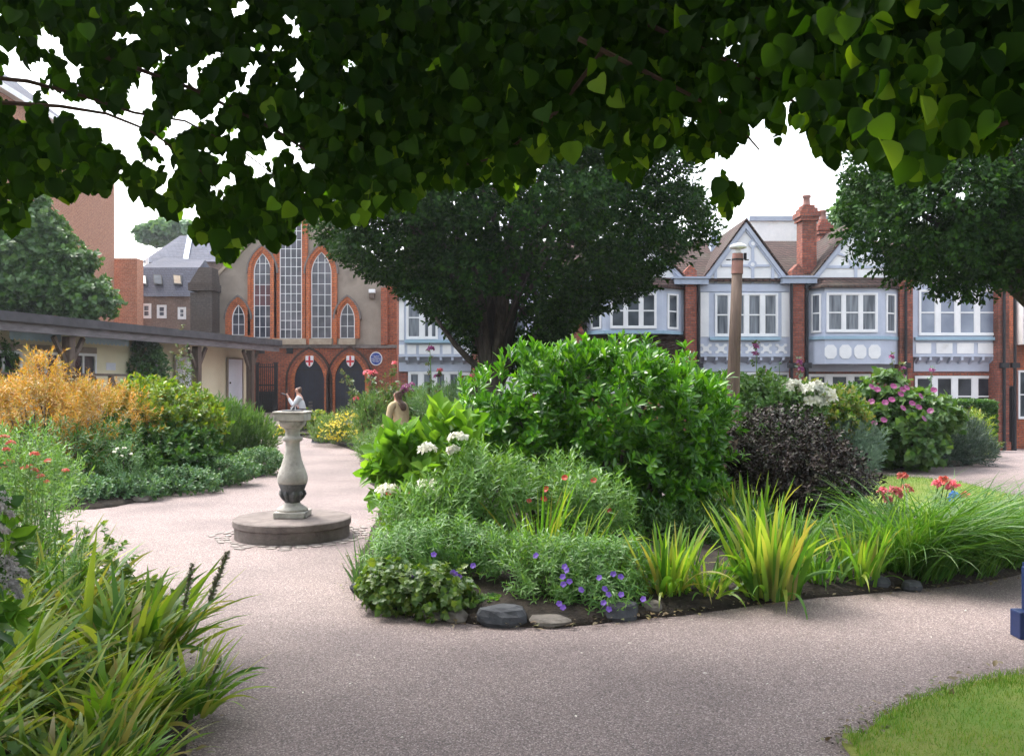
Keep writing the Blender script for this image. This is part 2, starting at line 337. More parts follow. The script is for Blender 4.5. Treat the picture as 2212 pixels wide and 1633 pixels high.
M['redpane'] = glass('red_boarded_pane', (.07, .018, .025), (.11, .03, .035), 0, .4)
M['postwood'] = mat('lamp_post_wood', (.17, .118, .09), (.08, .055, .043), 2.4, .75, .5, 12, stretch=(7, 7, .5))
M['posttop'] = mat('terracotta_collar', (.34, .17, .14), (.22, .12, .10), 6, .7, .3)
M['lampwhite'] = mat('lamp_white', (.8, .8, .8), (.7, .72, .74), 3, .35)
M['bark'] = mat('bark', (.075, .062, .05), (.03, .026, .022), 5, .95, .9, 22, stretch=(3, 3, .7))
M['twig'] = mat('twig', (.10, .055, .04), (.06, .035, .025), 20, .8)
M['rock'] = mat('border_rock', (.085, .09, .10), (.03, .032, .038), 4, .85, .9, 14)
M['rockpale'] = mat('pale_rock', (.22, .195, .17), (.09, .08, .072), 5, .85, .9, 14)
M['skin'] = mat('skin', (.55, .30, .22), (.50, .26, .19), 10, .5)
M['hair'] = mat('brown_hair', (.15, .085, .055), (.08, .045, .032), 30, .5)
M['jacket'] = mat('tan_cloth', (.60, .46, .28), (.48, .36, .21), 8, .9, .4, 25)
M['whitecloth'] = mat('white_cloth', (.70, .70, .72), (.6, .6, .63), 12, .85, .3)
M['pinkcloth'] = mat('pink_cloth', (.55, .22, .22), (.5, .2, .2), 10, .9)
M['beige'] = mat('beige_cloth', (.58, .42, .30), (.46, .33, .24), 10, .9)
M['metal'] = mat('dark_metal', (.03, .035, .04), (.02, .022, .026), 8, .5)
M['bluepaint'] = mat('bench_blue', (.018, .035, .12), (.010, .022, .08), 5, .4)
M['shieldred'] = mat('shield_red', (.55, .02, .03), (.5, .02, .03), 5, .5)
M['plaqueblue'] = mat('plaque_blue', (.02, .06, .30), (.02, .05, .26), 5, .3)
M['bin'] = mat('dark_green_paint', (.015, .035, .03), (.01, .02, .018), 5, .4)
def L_(n, *c, **k): M[n] = leafmat(n, list(c), **k)
L_('judas_leaf', (.009, .028, .005), (.014, .04, .007), (.024, .062, .009), trans=.5, rough=.6, spec=.08, tcol=(3.0, 2.9, .35))
L_('judas_backlit', (.05, .13, .010), (.09, .20, .014), (.16, .27, .02), trans=.5, rough=.5, spec=.15, tcol=(2.0, 1.8, .4))  # lighter leaf colour, paints the backlit glow of outer leaves
L_('litter', (.14, .09, .05), (.22, .16, .09), (.10, .12, .04), trans=.1, tcol=(1, 1, 1))
L_('hornbeam_leaf', (.009, .030, .008), (.014, .046, .010), (.036, .095, .014), trans=.25, rough=.6, spec=.12)
L_('maple_leaf', (.03, .085, .025), (.055, .13, .035), (.08, .16, .04), trans=.3)
L_('glossy_leaf', (.025, .095, .012), (.05, .18, .012), (.09, .26, .016), (.15, .33, .03), trans=.32, rough=.32, spec=.6)
L_('purple_leaf', (.014, .016, .012), (.028, .018, .020), (.045, .03, .026), (.03, .04, .018), trans=.1, rough=.5, spec=.3, tcol=(1, 1, 1))
L_('hydrangea_leaf', (.10, .24, .03), (.14, .30, .04), (.19, .34, .06), trans=.4, rough=.6, spec=.2)
L_('feather_leaf', (.09, .21, .05), (.13, .27, .075), (.17, .30, .11), trans=.3)
L_('geranium_leaf', (.07, .18, .05), (.11, .25, .07), (.17, .31, .10), trans=.3)
L_('low_leaf', (.09, .17, .03), (.06, .13, .035), (.15, .22, .04), trans=.3)
L_('sword_leaf', (.05, .15, .02), (.09, .22, .03), (.13, .27, .035), (.22, .34, .06), (.30, .34, .10), (.26, .20, .08), trans=.4)
L_('day_leaf', (.04, .13, .02), (.07, .18, .03), (.12, .22, .05), trans=.35)
L_('lush_leaf', (.05, .14, .018), (.10, .22, .025), (.19, .29, .04), (.28, .33, .08), (.30, .24, .10), trans=.35)
L_('orange_leaf', (.40, .19, .025), (.50, .27, .04), (.44, .31, .06), (.24, .25, .05), trans=.35, tcol=(1.4, 1.2, .5))
L_('lime_leaf', (.10, .22, .02), (.20, .28, .02), (.07, .17, .02), (.28, .28, .04), trans=.35)
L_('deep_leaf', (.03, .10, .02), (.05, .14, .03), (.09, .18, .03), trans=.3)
L_('bluegreen_leaf', (.07, .16, .08), (.10, .21, .11), (.14, .25, .12), trans=.25)
L_('silver_leaf', (.20, .30, .25), (.28, .38, .32), (.15, .24, .2), trans=.2, tcol=(1, 1.1, .8))
L_('lavender_leaf', (.045, .085, .075), (.07, .12, .10), (.09, .12, .15), trans=.15)
L_('rose_leaf', (.06, .12, .045), (.09, .16, .06), (.15, .13, .07), trans=.25)
L_('bed_leaf', (.055, .14, .035), (.09, .19, .05), (.13, .22, .08), trans=.3)
L_('yellow_petal', (.65, .48, .02), (.75, .6, .05), (.6, .6, .08), trans=.3, tcol=(1.2, 1.2, .8))
L_('white_petal', (.75, .73, .68), (.8, .78, .76), trans=.25, tcol=(1.1, 1.1, 1.1))
L_('purple_petal', (.16, .09, .55), (.24, .12, .62), trans=.3, tcol=(1.3, 1.2, 1.3))
L_('mauve_petal', (.22, .03, .14), (.38, .10, .30), trans=.25, tcol=(1.2, 1, 1.2))
L_('pink_petal', (.65, .10, .16), (.75, .18, .25), trans=.25, tcol=(1.2, 1, 1))
L_('red_petal', (.5, .05, .04), (.6, .08, .06), trans=.25, tcol=(1.2, 1, 1))
L_('coral_petal', (.60, .10, .08), (.65, .16, .12), trans=.2, tcol=(1.1, 1, 1))
L_('dark_seed', (.16, .16, .12), (.24, .23, .17), trans=.1, tcol=(1, 1, 1))
L_('buddleja_petal', (.35, .32, .36), (.48, .45, .48), trans=.15, tcol=(1, 1, 1))

# ------------------------------------------------------------------ ground, path, beds, lawns
def grid(name, xs, ys, off, m, **kw):
    xs = list(xs); ys = list(ys); v = [(x, y, gz(x, y)+off) for y in ys for x in xs]; n = len(xs)
    f = [(j*n+i, j*n+i+1, (j+1)*n+i+1, (j+1)*n+i) for j in range(len(ys)-1) for i in range(n-1)]
    b = MB(); b.v = v; b.f = f; return b.build(name, m, smooth=True, kind='structure', **kw)
grid('ground', [-400, -150, -60]+list(range(-30, 31, 2))+[60, 150, 400], [-200, -60, -20]+list(range(-10, 61, 2))+[100, 200, 600], -.03, M['earth'])
grid('path', np.arange(-13, 19.01, 1), np.arange(-5, 45.01, 1), 0.0, M['path'])
def cr(pts, closed=True, sub=6):                 # Catmull-Rom smoothing of an outline
    n = len(pts); out = []
    for i in range(n):
        p0, p1, p2, p3 = [np.array(pts[(i+k-1) % n], dtype=float) for k in range(4)]
        for s in range(sub):
            t = s/sub; out.append(tuple(.5*((2*p1)+(-p0+p2)*t+(2*p0-5*p1+4*p2-p3)*t*t+(-p0+3*p1-3*p2+p3)*t**3)))
    return out
def mound(name, pts, h, m, rise=.25, lip=.012, seed=0, **kw):
    """soil or turf raised inside its outline; rings towards the middle"""
    pts = cr(pts); n = len(pts); cx = sum(p[0] for p in pts)/n; cy = sum(p[1] for p in pts)/n; v = []; f = []
    for k, (s, hh) in enumerate([(1, -.02), (1, lip), (.97, lip+h*.4), (.9, lip+h*.8), (.7, lip+h), (.4, lip+h), (.1, lip+h)]):
        for i, (x, y) in enumerate(pts):
            jj = 1+.004*math.sin(i*1.7+seed) if k < 2 else 1
            X_, Y_ = cx+(x-cx)*s*jj, cy+(y-cy)*s*jj
            v.append((X_, Y_, gz(X_, Y_)+hh+(.03*h*10*noise.noise(Vector((X_*2, Y_*2, seed))) if k > 1 else 0)))
    for k in range(6):
        f += [(k*n+i, k*n+(i+1) % n, (k+1)*n+(i+1) % n, (k+1)*n+i) for i in range(n)]
    f.append(tuple(6*n+i for i in range(n)))
    b = MB(); b.v = v; b.f = f; return b.build(name, m, smooth=True, kind='structure')
bedA = [G(765,1240), G(768,1280), G(850,1325), G(960,1342), G(1060,1350), G(1200,1356), G(1350,1340), G(1500,1326), G(1700,1298), G(1900,1280), G(2050,1266), G(2160,1250), (5.0,8.1), (5.6,8.8), (4.9,9.8), (3.9,11.2), (2.0,12.4), (-.2,12.9), (-1.75,12.4), G(822,1100), G(795,1165)]
mound('flower_bed_soil', bedA, .09, M['soil'], seed=1)
bedB = [(-1.97,13.7), (-2.5,16), G(800,988), G(715,962), G(640,952), G(575,950), (-7.4,26.2), (-6.9,28.2), (-4,28.6), (0,27.4), (6,26.6), (11.5,26), (12.4,24), (11.6,21.5), G(2140,985), G(2100,1004), G(1990,1010), G(1880,1012), (4.5,16.6), (2,15.6), (0,14.6)]
mound('flower_bed_soil', bedB, .09, M['soil'], seed=2)
bedC = [(-12,10), (-7.6,10.7), G(150,1102), G(250,1094), G(330,1076), G(480,1046), G(590,1020), G(588,990), G(560,962), (-6.9,24), (-8.3,27.5), (-9.3,27), (-10.2,23), (-11.2,19.6), (-12.3,15)]
mound('flower_bed_soil', bedC, .09, M['soil'], seed=3)
bedD = [(-1.3,2.6), (-1.42,3.9), (-1.68,4.6), (-2.0,5.3), (-2.6,6.1), (-3.4,6.8), (-4.7,8.2), (-6.5,8.6), (-8,7), (-8,2)]
mound('flower_bed_soil', bedD, .07, M['soil'], seed=4)
lawnA = [(2.4,13.3), (4.6,15.0), G(1890,1032), G(2050,1042), G(2212,1078), (8.2,11.8), (9.3,10), (9.2,8.4), (7.4,8.2), (6.0,9.0), (5.1,10.2), (4.1,11.6)]
mound('lawn', lawnA, .03, M['turf'], lip=.025, seed=5)
lawnB = [G(1842,1640), G(1868,1600), G(1905,1560), G(1960,1528), G(2040,1500), G(2110,1480), G(2212,1465), (3.6,4.95), (5.5,4.9), (7,4), (7,0), (4,-2), (2,-2), (1.35,1.5)]
mound('lawn', lawnB, .03, M['turf'], lip=.025, seed=6)

def inside(P, poly):
    x, y = P[:, 0], P[:, 1]; r = np.zeros(len(P), bool); n = len(poly)
    for i in range(n):
        (x1, y1), (x2, y2) = poly[i], poly[(i+1) % n]
        c = ((y1 > y) != (y2 > y)); xx = (x2-x1)*(y-y1)/((y2-y1) if y2 != y1 else 1e-9)+x1; r ^= c & (x < xx)
    return r
def turf(poly, box, n, L, w, seed):
    rng = np.random.default_rng(seed); P = rng.uniform((box[0], box[2]), (box[1], box[3]), (n, 2)); P = P[inside(P, cr(poly))]; n = len(P)
    B = np.c_[P, np.full(n, .035)]
    b = NP(); b.add(*blades(rng, B, rng.uniform(0, 6.28, n), rng.uniform(.1, .7, n), rng.uniform(.2, 1.0, n), L*rng.uniform(.5, 1.2, n), w, 2))
    b.build('grass', M['grass'], kind='stuff', label='short mown grass blades growing over the lawn beside the path', cat='grass')
turf(lawnB, (1.2, 3.6, 2.2, 5.2), 60000, .042, .004, 1)
turf(lawnA, (3, 9, 8, 16), 60000, .055, .006, 2)

# ------------------------------------------------------------------ window and opening builders
def window(par, y, x0, x1, z0, z1, n, pm, fr=.05, ml=.09, rail=.5, name='window', wm=None, d=.05):
    b = MB(); wm = wm or M['white']; ya, yb = y-d, y+.02
    b.box(x0, x0+fr, ya, yb, z0, z1); b.box(x1-fr, x1, ya, yb, z0, z1)
    b.box(x0+fr, x1-fr, ya, yb, z1-fr, z1); b.box(x0+fr, x1-fr, ya, yb, z0, z0+fr*1.3)
    lw = ((x1-x0-2*fr)-(n-1)*ml)/n; s = fr*.45
    for i in range(n):
        a = x0+fr+i*(lw+ml)
        if i: b.box(a-ml, a, ya+.004, yb, z0+fr*1.3, z1-fr)
        b.box(a, a+s, ya+.018, yb, z0+fr*1.3, z1-fr); b.box(a+lw-s, a+lw, ya+.018, yb, z0+fr*1.3, z1-fr)
        if rail:
            zr = z0+(z1-z0)*rail; b.box(a+s, a+lw-s, ya+.014, yb, zr-.02, zr+.02)
        b.box(a+s, a+lw-s, ya+.02, yb, z1-fr-s, z1-fr); b.box(a+s, a+lw-s, ya+.02, yb, z0+fr*1.3, z0+fr*1.3+s)
    o = b.build(name, wm, par)
    g = MB(); g.box(x0+fr*.6, x1-fr*.6, y-.012, y+.008, z0+fr, z1-fr*.6); g.build('pane', pm, o); return o
def arch(x0, x1, zb, zs, za, n=10):
    """pointed-arch outline from the left foot over the apex to the right foot"""
    xc = (x0+x1)/2; w = (x1-x0)/2; h = za-zs; L = [(x0, zb)]
    R = (w*w+h*h)/(2*w); a1 = math.asin(min(1, h/R))
    for i in range(n+1):
        a = a1*i/n; L.append((x0+R-R*math.cos(a), zs+R*math.sin(a)))
    return L+[(2*xc-x, z) for x, z in reversed(L[:-1])]

# ------------------------------------------------------------------ the terrace of six cottages
YW, YJ = 28.0, 27.72                             # ground-floor wall plane, projecting upper floor plane
def jx(px): return X(px, YJ)
def jz(py): return Z(py, YJ)
def wx(px): return X(px, YW)
def wz(py): return Z(py, YW)
def brackets(par, a, b, step=22):
    n = max(2, int((b-a)/step)); zt = jz(771)
    for i in range(n):
        px = a+(i+.5)*(b-a)/n; m = MB(); m.prism_x([(YJ-.012, zt), (YJ-.012, zt-.10), (YW-.02, zt-.24), (YW-.02, zt)], jx(px)-.035, jx(px)+.035); m.build('jetty_bracket', M['blue'], par)
def cottage(label, a, b, gable_c=None, brickmid=False, bay=None, cent=True):
    t = thing('cottage', label, 'cottage', ((jx(a)+jx(b))/2, YW, gz(jx((a+b)/2), YW)), 'terrace of mock timbered cottages')
    zb = -1.0
    wl = MB(); wl.box(wx(a)-.02, wx(b)+.02, YW, YW+3.2, zb, wz(612)); wl.build('ground_wall', M['pier_brick'], t)
    up = MB()
    if not brickmid: up.box(jx(a), jx(b), YJ, YW-.003, jz(771), jz(612))
    else: up.box(jx(a), jx(b), YJ+.1, YW-.003, jz(715), jz(612))
    up.build('upper_wall', M['blue'], t)
    if not brickmid:
        cv = MB(); cv.prism_x([(YJ+.05, jz(772)), (YW-.06, jz(782)), (YW-.06, jz(802)), (YW-.004, jz(803)), (YW-.004, jz(771.5))], wx(a)+.003, wx(b)-.003)
        cv.build('cove', M['blue'], t); brackets(t, a+4, b-4)
        bm = MB(); bm.box(jx(a)-.01, jx(b)+.01, YJ-.03, YJ-.001, jz(771), jz(766)); bm.build('rail', M['blue'], t)
    else:
        bk = MB(); bk.box(jx(a), jx(b), YJ+.05, YW-.002, jz(800), jz(716)); bk.build('brick_panel', M['dark_brick'], t)
    if gable_c:
        gc, ap, ev, hw = gable_c
        g = MB(); g.prism([(jx(gc-hw+4), jz(ev)), (jx(gc+hw-4), jz(ev)), (jx(gc), jz(ap+6))], YJ, YW+.1); g.build('gable', M['whitepanel'], t)
        bb = MB()
        for s in (-1, 1):
            for off, th, dy in ((0, 9, .10), (9, 5, .05)):
                bb.prism([(jx(gc+s*(hw+5-off)), jz(ev+6)), (jx(gc), jz(ap-6+off*1.2)), (jx(gc), jz(ap-6+off*1.2+th*1.5)), (jx(gc+s*(hw+5-off-th)), jz(ev+6))][::s], YJ-dy, YJ-.004)
        bb.build('bargeboard', M['blue'], t)
        rf = MB(); ya, yb = YJ-.16, 31.2
        for s in (-1, 1):
            A = Vector((jx(gc+s*(hw+9)), ya, jz(ev+10))); B = Vector((jx(gc), ya, jz(ap-9))); A2 = Vector((A.x, yb, A.z)); B2 = Vector((B.x, yb, B.z)); u = Vector((0, 0, .07))
            rf.add([A, B, B2, A2, A+u, B+u, B2+u, A2+u], [(0,1,2,3), (7,6,5,4), (0,4,5,1), (3,2,6,7), (0,3,7,4), (1,5,6,2)])
        rf.build('gable_roof', M['tile'], t)
    return t
def gable_timbers(t, gc, ap, ev, hw, style):
    m = MB(); y0, y1 = YJ-.035, YJ-.003
    m.box(jx(gc-hw), jx(gc+hw), y0, y1, jz(ev+17), jz(ev+2))
    if style == 'cross':
        m.box(jx(gc-hw*.53), jx(gc+hw*.53), y0, y1, jz(577), jz(572))
        for dx in (-.66, .16, .6): m.box(jx(gc+hw*dx-3), jx(gc+hw*dx+3), y0-.003, y1, jz(ev), jz(577 if dx != .16 else 524))
        for (dx, py) in ((16, 572), (17, 527)):
            c = (jx(gc+dx-1), 0, jz(py)); m.prism([(c[0]+.13*math.cos(k*.524), c[2]+.13*math.sin(k*.524)) for k in range(12)], y0-.006, y1)
    else:
        m.box(jx(gc-3), jx(gc+3), y0-.003, y1, jz(ev-8), jz(ap+12)); m.box(jx(gc-hw*.75), jx(gc+hw*.75), y0, y1, jz(580), jz(574))
        for s in (-1, 1):
            for r0 in (1,):
                inn = []; out = []
                for k in range(9):
                    a = math.pi/2*k/8; inn.append((jx(gc+s*(38-32*math.sin(a))), jz(578-26*math.cos(a)))); out.append((jx(gc+s*(38-28*math.sin(a)+2)), jz(578-32*math.cos(a))))
                m.band(inn if s > 0 else inn[::-1], out if s > 0 else out[::-1], y0-.004, y1)
    m.build('timber_frame', M['blue'], t)
    if style == 'cross':
        d = MB()
        for (dx, py) in ((16, 572), (17, 527)):
            c = (jx(gc+dx-1), jz(py)); d.prism([(c[0]+.062*math.cos(k*.524), c[1]+.062*math.sin(k*.524)) for k in range(12)], y0-.012, y0-.0065)
        d.build('timber_boss', M['white'], t)
def panels(t, rects, style='rect'):
    m = MB(); y0, y1 = YJ-.02, YJ-.003
    for (a, b, c, d) in rects:
        x0, x1, z0, z1 = jx(a), jx(b), jz(d), jz(c); w = x1-x0; h = z1-z0
        if style == 'rect': m.box(x0, x1, y0, y1, z0, z1)
        elif style == 'oct':
            k = .24; m.prism([(x0+k*w, z0), (x1-k*w, z0), (x1, z0+k*h), (x1, z1-k*h), (x1-k*w, z1), (x0+k*w, z1), (x0, z1-k*h), (x0, z0+k*h)], y0, y1)
        else:
            cx, cz = (x0+x1)/2, (z0+z1)/2; P = []
            for q in range(4):           # a square with round bites taken from the middle of each side
                a0 = q*math.pi/2; co, si = math.cos(a0), math.sin(a0)
                loc = [(-.5, -.5), (-.24, -.5), (-.2, -.32), (0, -.24), (.2, -.32), (.24, -.5)]
                P += [(cx+w*(co*u-si*v), cz+h*(si*u+co*v)) for u, v in loc]
            m.prism(P, y0, y1)
    m.build('white_panel', M['whitepanel'], t)
def sill(t, a, b, py, Y=None, h=7):
    m = MB(); m.box(jx(a), jx(b), (Y or YJ)-.12, (Y or YJ)-.003, jz(py+h/2), jz(py-h/2)); m.build('sill', M['sill'], t, bevel=.01)

# far left cottage beside the hall
t = cottage('leftmost cottage, beside the hall, with white upper windows and a red door below', 862, 1018, (945, 560, 640, 78))
panels(t, [(862,874,745,765),(880,899,745,765),(905,950,745,765),(956,975,745,765),(980,998,745,765),(1002,1016,745,765),(862,873,640,735),(925,933,640,730)])
window(t, YJ-.005, jx(878), jx(946), jz(733), jz(640), 2, M['curtain'], ml=.14); window(t, YJ-.005, jx(962), jx(1008), jz(733), jz(640), 1, M['curtain'])
sill(t, 875, 1012, 738); window(t, YW-.005, wx(882), wx(994), wz(846), wz(803), 4, M['curtain'], fr=.06, ml=.14, rail=None)
d = MB(); d.box(wx(998), wx(1014), YW-.05, YW-.004, gz(-1.5, 28), wz(812)); dr = d.build('door', M['reddoor'], t)
b = MB(); b.box(wx(996), wx(1016), YW-.06, YW-.003, wz(811), wz(804)); b.build('door_lintel', M['white'], t)
# second
t = cottage('cottage half hidden behind the dark trunk of the vase shaped tree', 1046, 1238, (1142, 500, 612, 98))
gable_timbers(t, 1142, 500, 612, 98, 'arch')
panels(t, [(1050,1076,742,766),(1082,1108,742,766),(1114,1140,742,766),(1146,1172,742,766),(1178,1204,742,766),(1210,1236,742,766),(1228,1237,640,728)])
window(t, YJ-.005, jx(1062), jx(1140), jz(728), jz(635), 2, M['curtain'], ml=.12); window(t, YJ-.005, jx(1150), jx(1222), jz(728), jz(635), 2, M['pane'], ml=.12)
sill(t, 1052, 1230, 733); window(t, YW-.005, wx(1060), wx(1220), wz(850), wz(803), 4, M['pane'], fr=.06, ml=.14, rail=None)

def bay(t, xl, fl, fr_, xr, wt, wb, top, base, lights, pm, sideglass=True, panel=None, yp=.55, base2=None):
    """canted bay: side faces run back from the front plane to the wall"""
    yf = YJ-yp; yb = YJ-.004
    def fx(px): return X(px, yf)
    def fz(py): return Z(py, yf)
    pl = [(fx(fl), yf), (fx(fr_), yf), (jx(xr), yb), (jx(xl), yb)]
    b = MB(); b.prism_z(pl, fz(base2 or base), fz(top)); bo = b.build('bay', M['blue'], t)
    s = MB(); e = .05; s.prism_z([(fx(fl)-e, yf-e), (fx(fr_)+e, yf-e), (jx(xr)+e, yb-.002), (jx(xl)-e, yb-.002)], fz(base+4), fz(base-3)); s.build('sill', M['sill'], t)
    r = MB(); e = .14; A = [(fx(fl)-e, yf-e), (fx(fr_)+e, yf-e), (jx(xr)+e, yb-.002), (jx(xl)-e, yb-.002)]; zt = fz(top)+.002
    B = [(fx(fl)+.18, yf+.42), (fx(fr_)-.18, yf+.42), (jx(xr)-.3, yb-.002), (jx(xl)+.3, yb-.002)]
    r.add([(x, y, zt) for x, y in A]+[(x, y, zt+.05) for x, y in A]+[(x, y, zt+.36) for x, y in B],
          [(3,2,1,0), (0,1,5,4), (1,2,6,5), (2,3,7,6), (3,0,4,7), (4,5,9,8), (5,6,10,9), (7,4,8,11), (6,7,11,10), (8,9,10,11)])
    r.build('bay_roof', M['tile'], t)
    window(t, yf-.005, fx(lights[0]), fx(lights[1]), fz(wb), fz(wt), lights[2], pm, ml=.10)
    for (p, q) in (((jx(xl), yb), (fx(fl), yf)), ((fx(fr_), yf), (jx(xr), yb))):
        d = Vector((q[0]-p[0], q[1]-p[1], 0)); L = d.length; d.normalize(); nrm_ = Vector((d.y, -d.x, 0))
        m = MB(); g = MB(); o = Vector((p[0], p[1], 0))
        def pt(u, v, z): return o+d*(u*L)+nrm_*v+Vector((0, 0, z))
        def bx(mm, u0, u1, z0, z1, v): mm.add([pt(u0, .002, z0), pt(u1, .002, z0), pt(u1, v, z0), pt(u0, v, z0), pt(u0, .002, z1), pt(u1, .002, z1), pt(u1, v, z1), pt(u0, v, z1)], [(3,2,1,0), (4,5,6,7), (0,1,5,4), (1,2,6,5), (2,3,7,6), (3,0,4,7)])
        z0, z1 = fz(wb), fz(wt); zm = (z0+z1)/2
        bx(m, .25, .33, z0, z1, .04); bx(m, .72, .8, z0, z1, .04); bx(m, .33, .72, z1-.05, z1, .04); bx(m, .33, .72, z0, z0+.06, .04); bx(m, .33, .72, zm-.02, zm+.02, .03)
        w = m.build('window', M['white'], t); bx(g, .3, .75, z0+.02, z1-.02, .01); g.build('pane', pm, w)
    return yf
# third: canted bay over dark creeper-clad brick
t = cottage('cottage with a canted blue bay above dark brick, left of the wooden lamp post', 1264, 1478, (1380, 505, 612, 108), brickmid=True)
bay(t, 1268, 1308, 1430, 1472, 633, 710, 622, 717, (1318, 1418, 3), M['pane'])
window(t, YW-.005, wx(1290), wx(1450), wz(850), wz(806), 4, M['pane'], fr=.06, ml=.14, rail=None)
# fourth: the complete gable
t = cottage('cottage with a full pointed white gable, crossed timbers and quatrefoil panels', 1508, 1708, (1610, 487, 613, 98))
gable_timbers(t, 1610, 487, 613, 98, 'cross')
panels(t, [(1513,1531,632,728),(1688,1705,632,728)]); panels(t, [(1513,1537,743,764),(1545,1570,743,764),(1577,1601,743,764),(1610,1634,743,764),(1643,1667,743,764),(1675,1700,743,764)], 'quat')
window(t, YJ-.005, jx(1544), jx(1680), jz(727), jz(634), 4, M['curtain'], ml=.13); sill(t, 1532, 1684, 732)
window(t, YW-.005, wx(1530), wx(1706), wz(853), wz(804), 5, M['pane'], fr=.06, ml=.15, rail=None)
# fifth: bay with octagon panels
t = cottage('cottage with a tiled blue bay window over a row of white octagon panels', 1742, 1954, (1848, 490, 612, 104))
gable_timbers(t, 1848, 490, 612, 104, 'arch')
yf = bay(t, 1744, 1782, 1903, 1941, 633, 718, 622, 729, (1785, 1895, 3), M['curtain'], base2=786)
m = MB()
for px in (1794, 1826, 1858, 1889): 
    x0, x1, z0, z1 = X(px-13, yf), X(px+13, yf), Z(775, yf), Z(745, yf); k = .25; w = x1-x0; h = z1-z0
    m.prism([(x0+k*w, z0), (x1-k*w, z0), (x1, z0+k*h), (x1, z1-k*h), (x1-k*w, z1), (x0+k*w, z1), (x0, z1-k*h), (x0, z0+k*h)], yf-.02, yf-.003)
m.build('white_panel', M['whitepanel'], t); panels(t, [(1745,1757,745,775),(1928,1941,745,775)], 'oct')
window(t, YW-.005, wx(1745), wx(1880), wz(858), wz(808), 3, M['pane'], fr=.06, ml=.2, rail=None)
# sixth
t = cottage('rightmost cottage of the terrace, with blinds in four white windows above a clipped hedge', 1972, 2162, (2066, 500, 612, 98))
panels(t, [(1978,2011,741,764),(2022,2057,741,764),(2067,2103,741,764),(2112,2148,741,764),(1980,2000,596,612),(2010,2040,596,612)])
window(t, YJ-.005, jx(1984), jx(2150), jz(725), jz(626), 4, M['blind'], ml=.15); sill(t, 1974, 2155, 732)
window(t, YW-.005, wx(1975), wx(2147), wz(880), wz(812), 4, M['panedark'], fr=.06, ml=.16, rail=.35)

# piers between the cottages, with gutters and pipes
def pier(label, a, b, top, capy, pipe=None, Yp=27.55):
    x0, x1 = X(a, Yp), X(b, Yp); t = thing('brick_pier', label, 'pier', ((x0+x1)/2, Yp+.2, gz(x0, Yp)), 'brick piers dividing the cottages')
    m = MB(); m.box(x0, x1, Yp, YW-.004, gz(x0, Yp)-.1, Z(top, Yp)); m.box(x0-.04, x1+.04, Yp-.04, YW-.006, gz(x0, Yp)-.1, gz(x0, Yp)+.3); m.build('shaft', M['pier_brick'], t)
    if capy:
        c = MB(); c.box(x0-.36, x1+.34, Yp-.14, YW+.4, Z(capy+12, Yp), Z(capy, Yp)); c.box(x0-.42, x1+.40, Yp-.19, YW+.4, Z(capy, Yp)+.001, Z(capy-4, Yp)); c.build('lead_gutter', M['lead'], t)
        g = MB(); xc = (x0+x1)/2; g.prism([(xc-.18, Z(capy-4, Yp)), (xc+.18, Z(capy-4, Yp)), (xc+.18, Z(capy-18, Yp)), (xc, Z(capy-32, Yp)), (xc-.18, Z(capy-18, Yp))], Yp+.05, Yp+.5); g.build('brick_gablet', M['pier_brick'], t)
    for s, px in (pipe or []):
        xx = X(px, Yp); q = MB(); q.tube([(xx, Yp-.06, gz(xx, Yp)+.0), (xx, Yp-.06, Z(790, Yp))], .05); q.tube([(xx, Yp-.06, Z(790, Yp)+.001), (xx, Yp-.06, Z(top+6, Yp))], .045)
        q.box(xx-.12, xx+.12, Yp-.14, Yp-.005, Z(788, Yp)-.1, Z(788, Yp)+.06); q.build('drainpipe', M['black'], t)
    return t
pier('narrow brick pier behind the tree trunk', 1021, 1043, 765, None)
pier('brick pier between the tree and the creeper covered cottage', 1241, 1262, 605, 605, [(1, 1264)])
pier('brick pier just left of the wooden lamp post', 1481, 1505, 605, 603, [(1, 1509)])
pier('brick pier below the tall chimney', 1713, 1738, 605, 601, [(-1, 1709), (1, 1742)])
pier('brick pier with a black downpipe between bay window and rightmost cottage', 1944, 1972, 605, None, [(-1, 1955)])
pier('tall brick pier with black pipes at the right end of the terrace', 2157, 2180, 540, 598, [(-1, 2167), (1, 2190)], 27.4)
# roof and chimneys shared by the row
rt = MB(); x0, x1 = wx(852), wx(2180)
za = wz(612); zr = Z(526, 31.2)
rt.add([(x0, YJ-.1, za), (x1, YJ-.1, za), (x1, 31.2, zr), (x0, 31.2, zr), (x0, YJ-.1, za+.08), (x1, YJ-.1, za+.08), (x1, 31.2, zr+.08), (x0, 31.2, zr+.08)], [(3,2,1,0), (4,5,6,7), (0,1,5,4), (1,2,6,5), (3,0,4,7)])
rt.add([(x0, 34.6, za), (x1, 34.6, za), (x1, 31.2, zr), (x0, 31.2, zr), (x0, 34.6, za+.08), (x1, 34.6, za+.08), (x1, 31.2, zr+.08), (x0, 31.2, zr+.08)], [(0,1,2,3), (7,6,5,4), (1,0,4,5), (2,1,5,6), (0,3,7,4)])
rt.build('terrace_roof', M['tile'], label='long brown tiled roof over the whole cottage row', cat='roof')
bw = MB(); bw.box(x0+.1, x1-.1, 31.25, 34.4, -1.2, za-.02); bw.build('rear_wall', M['brown_brick'], label='brown brick rear of the cottage row under the tiled roof', cat='wall')
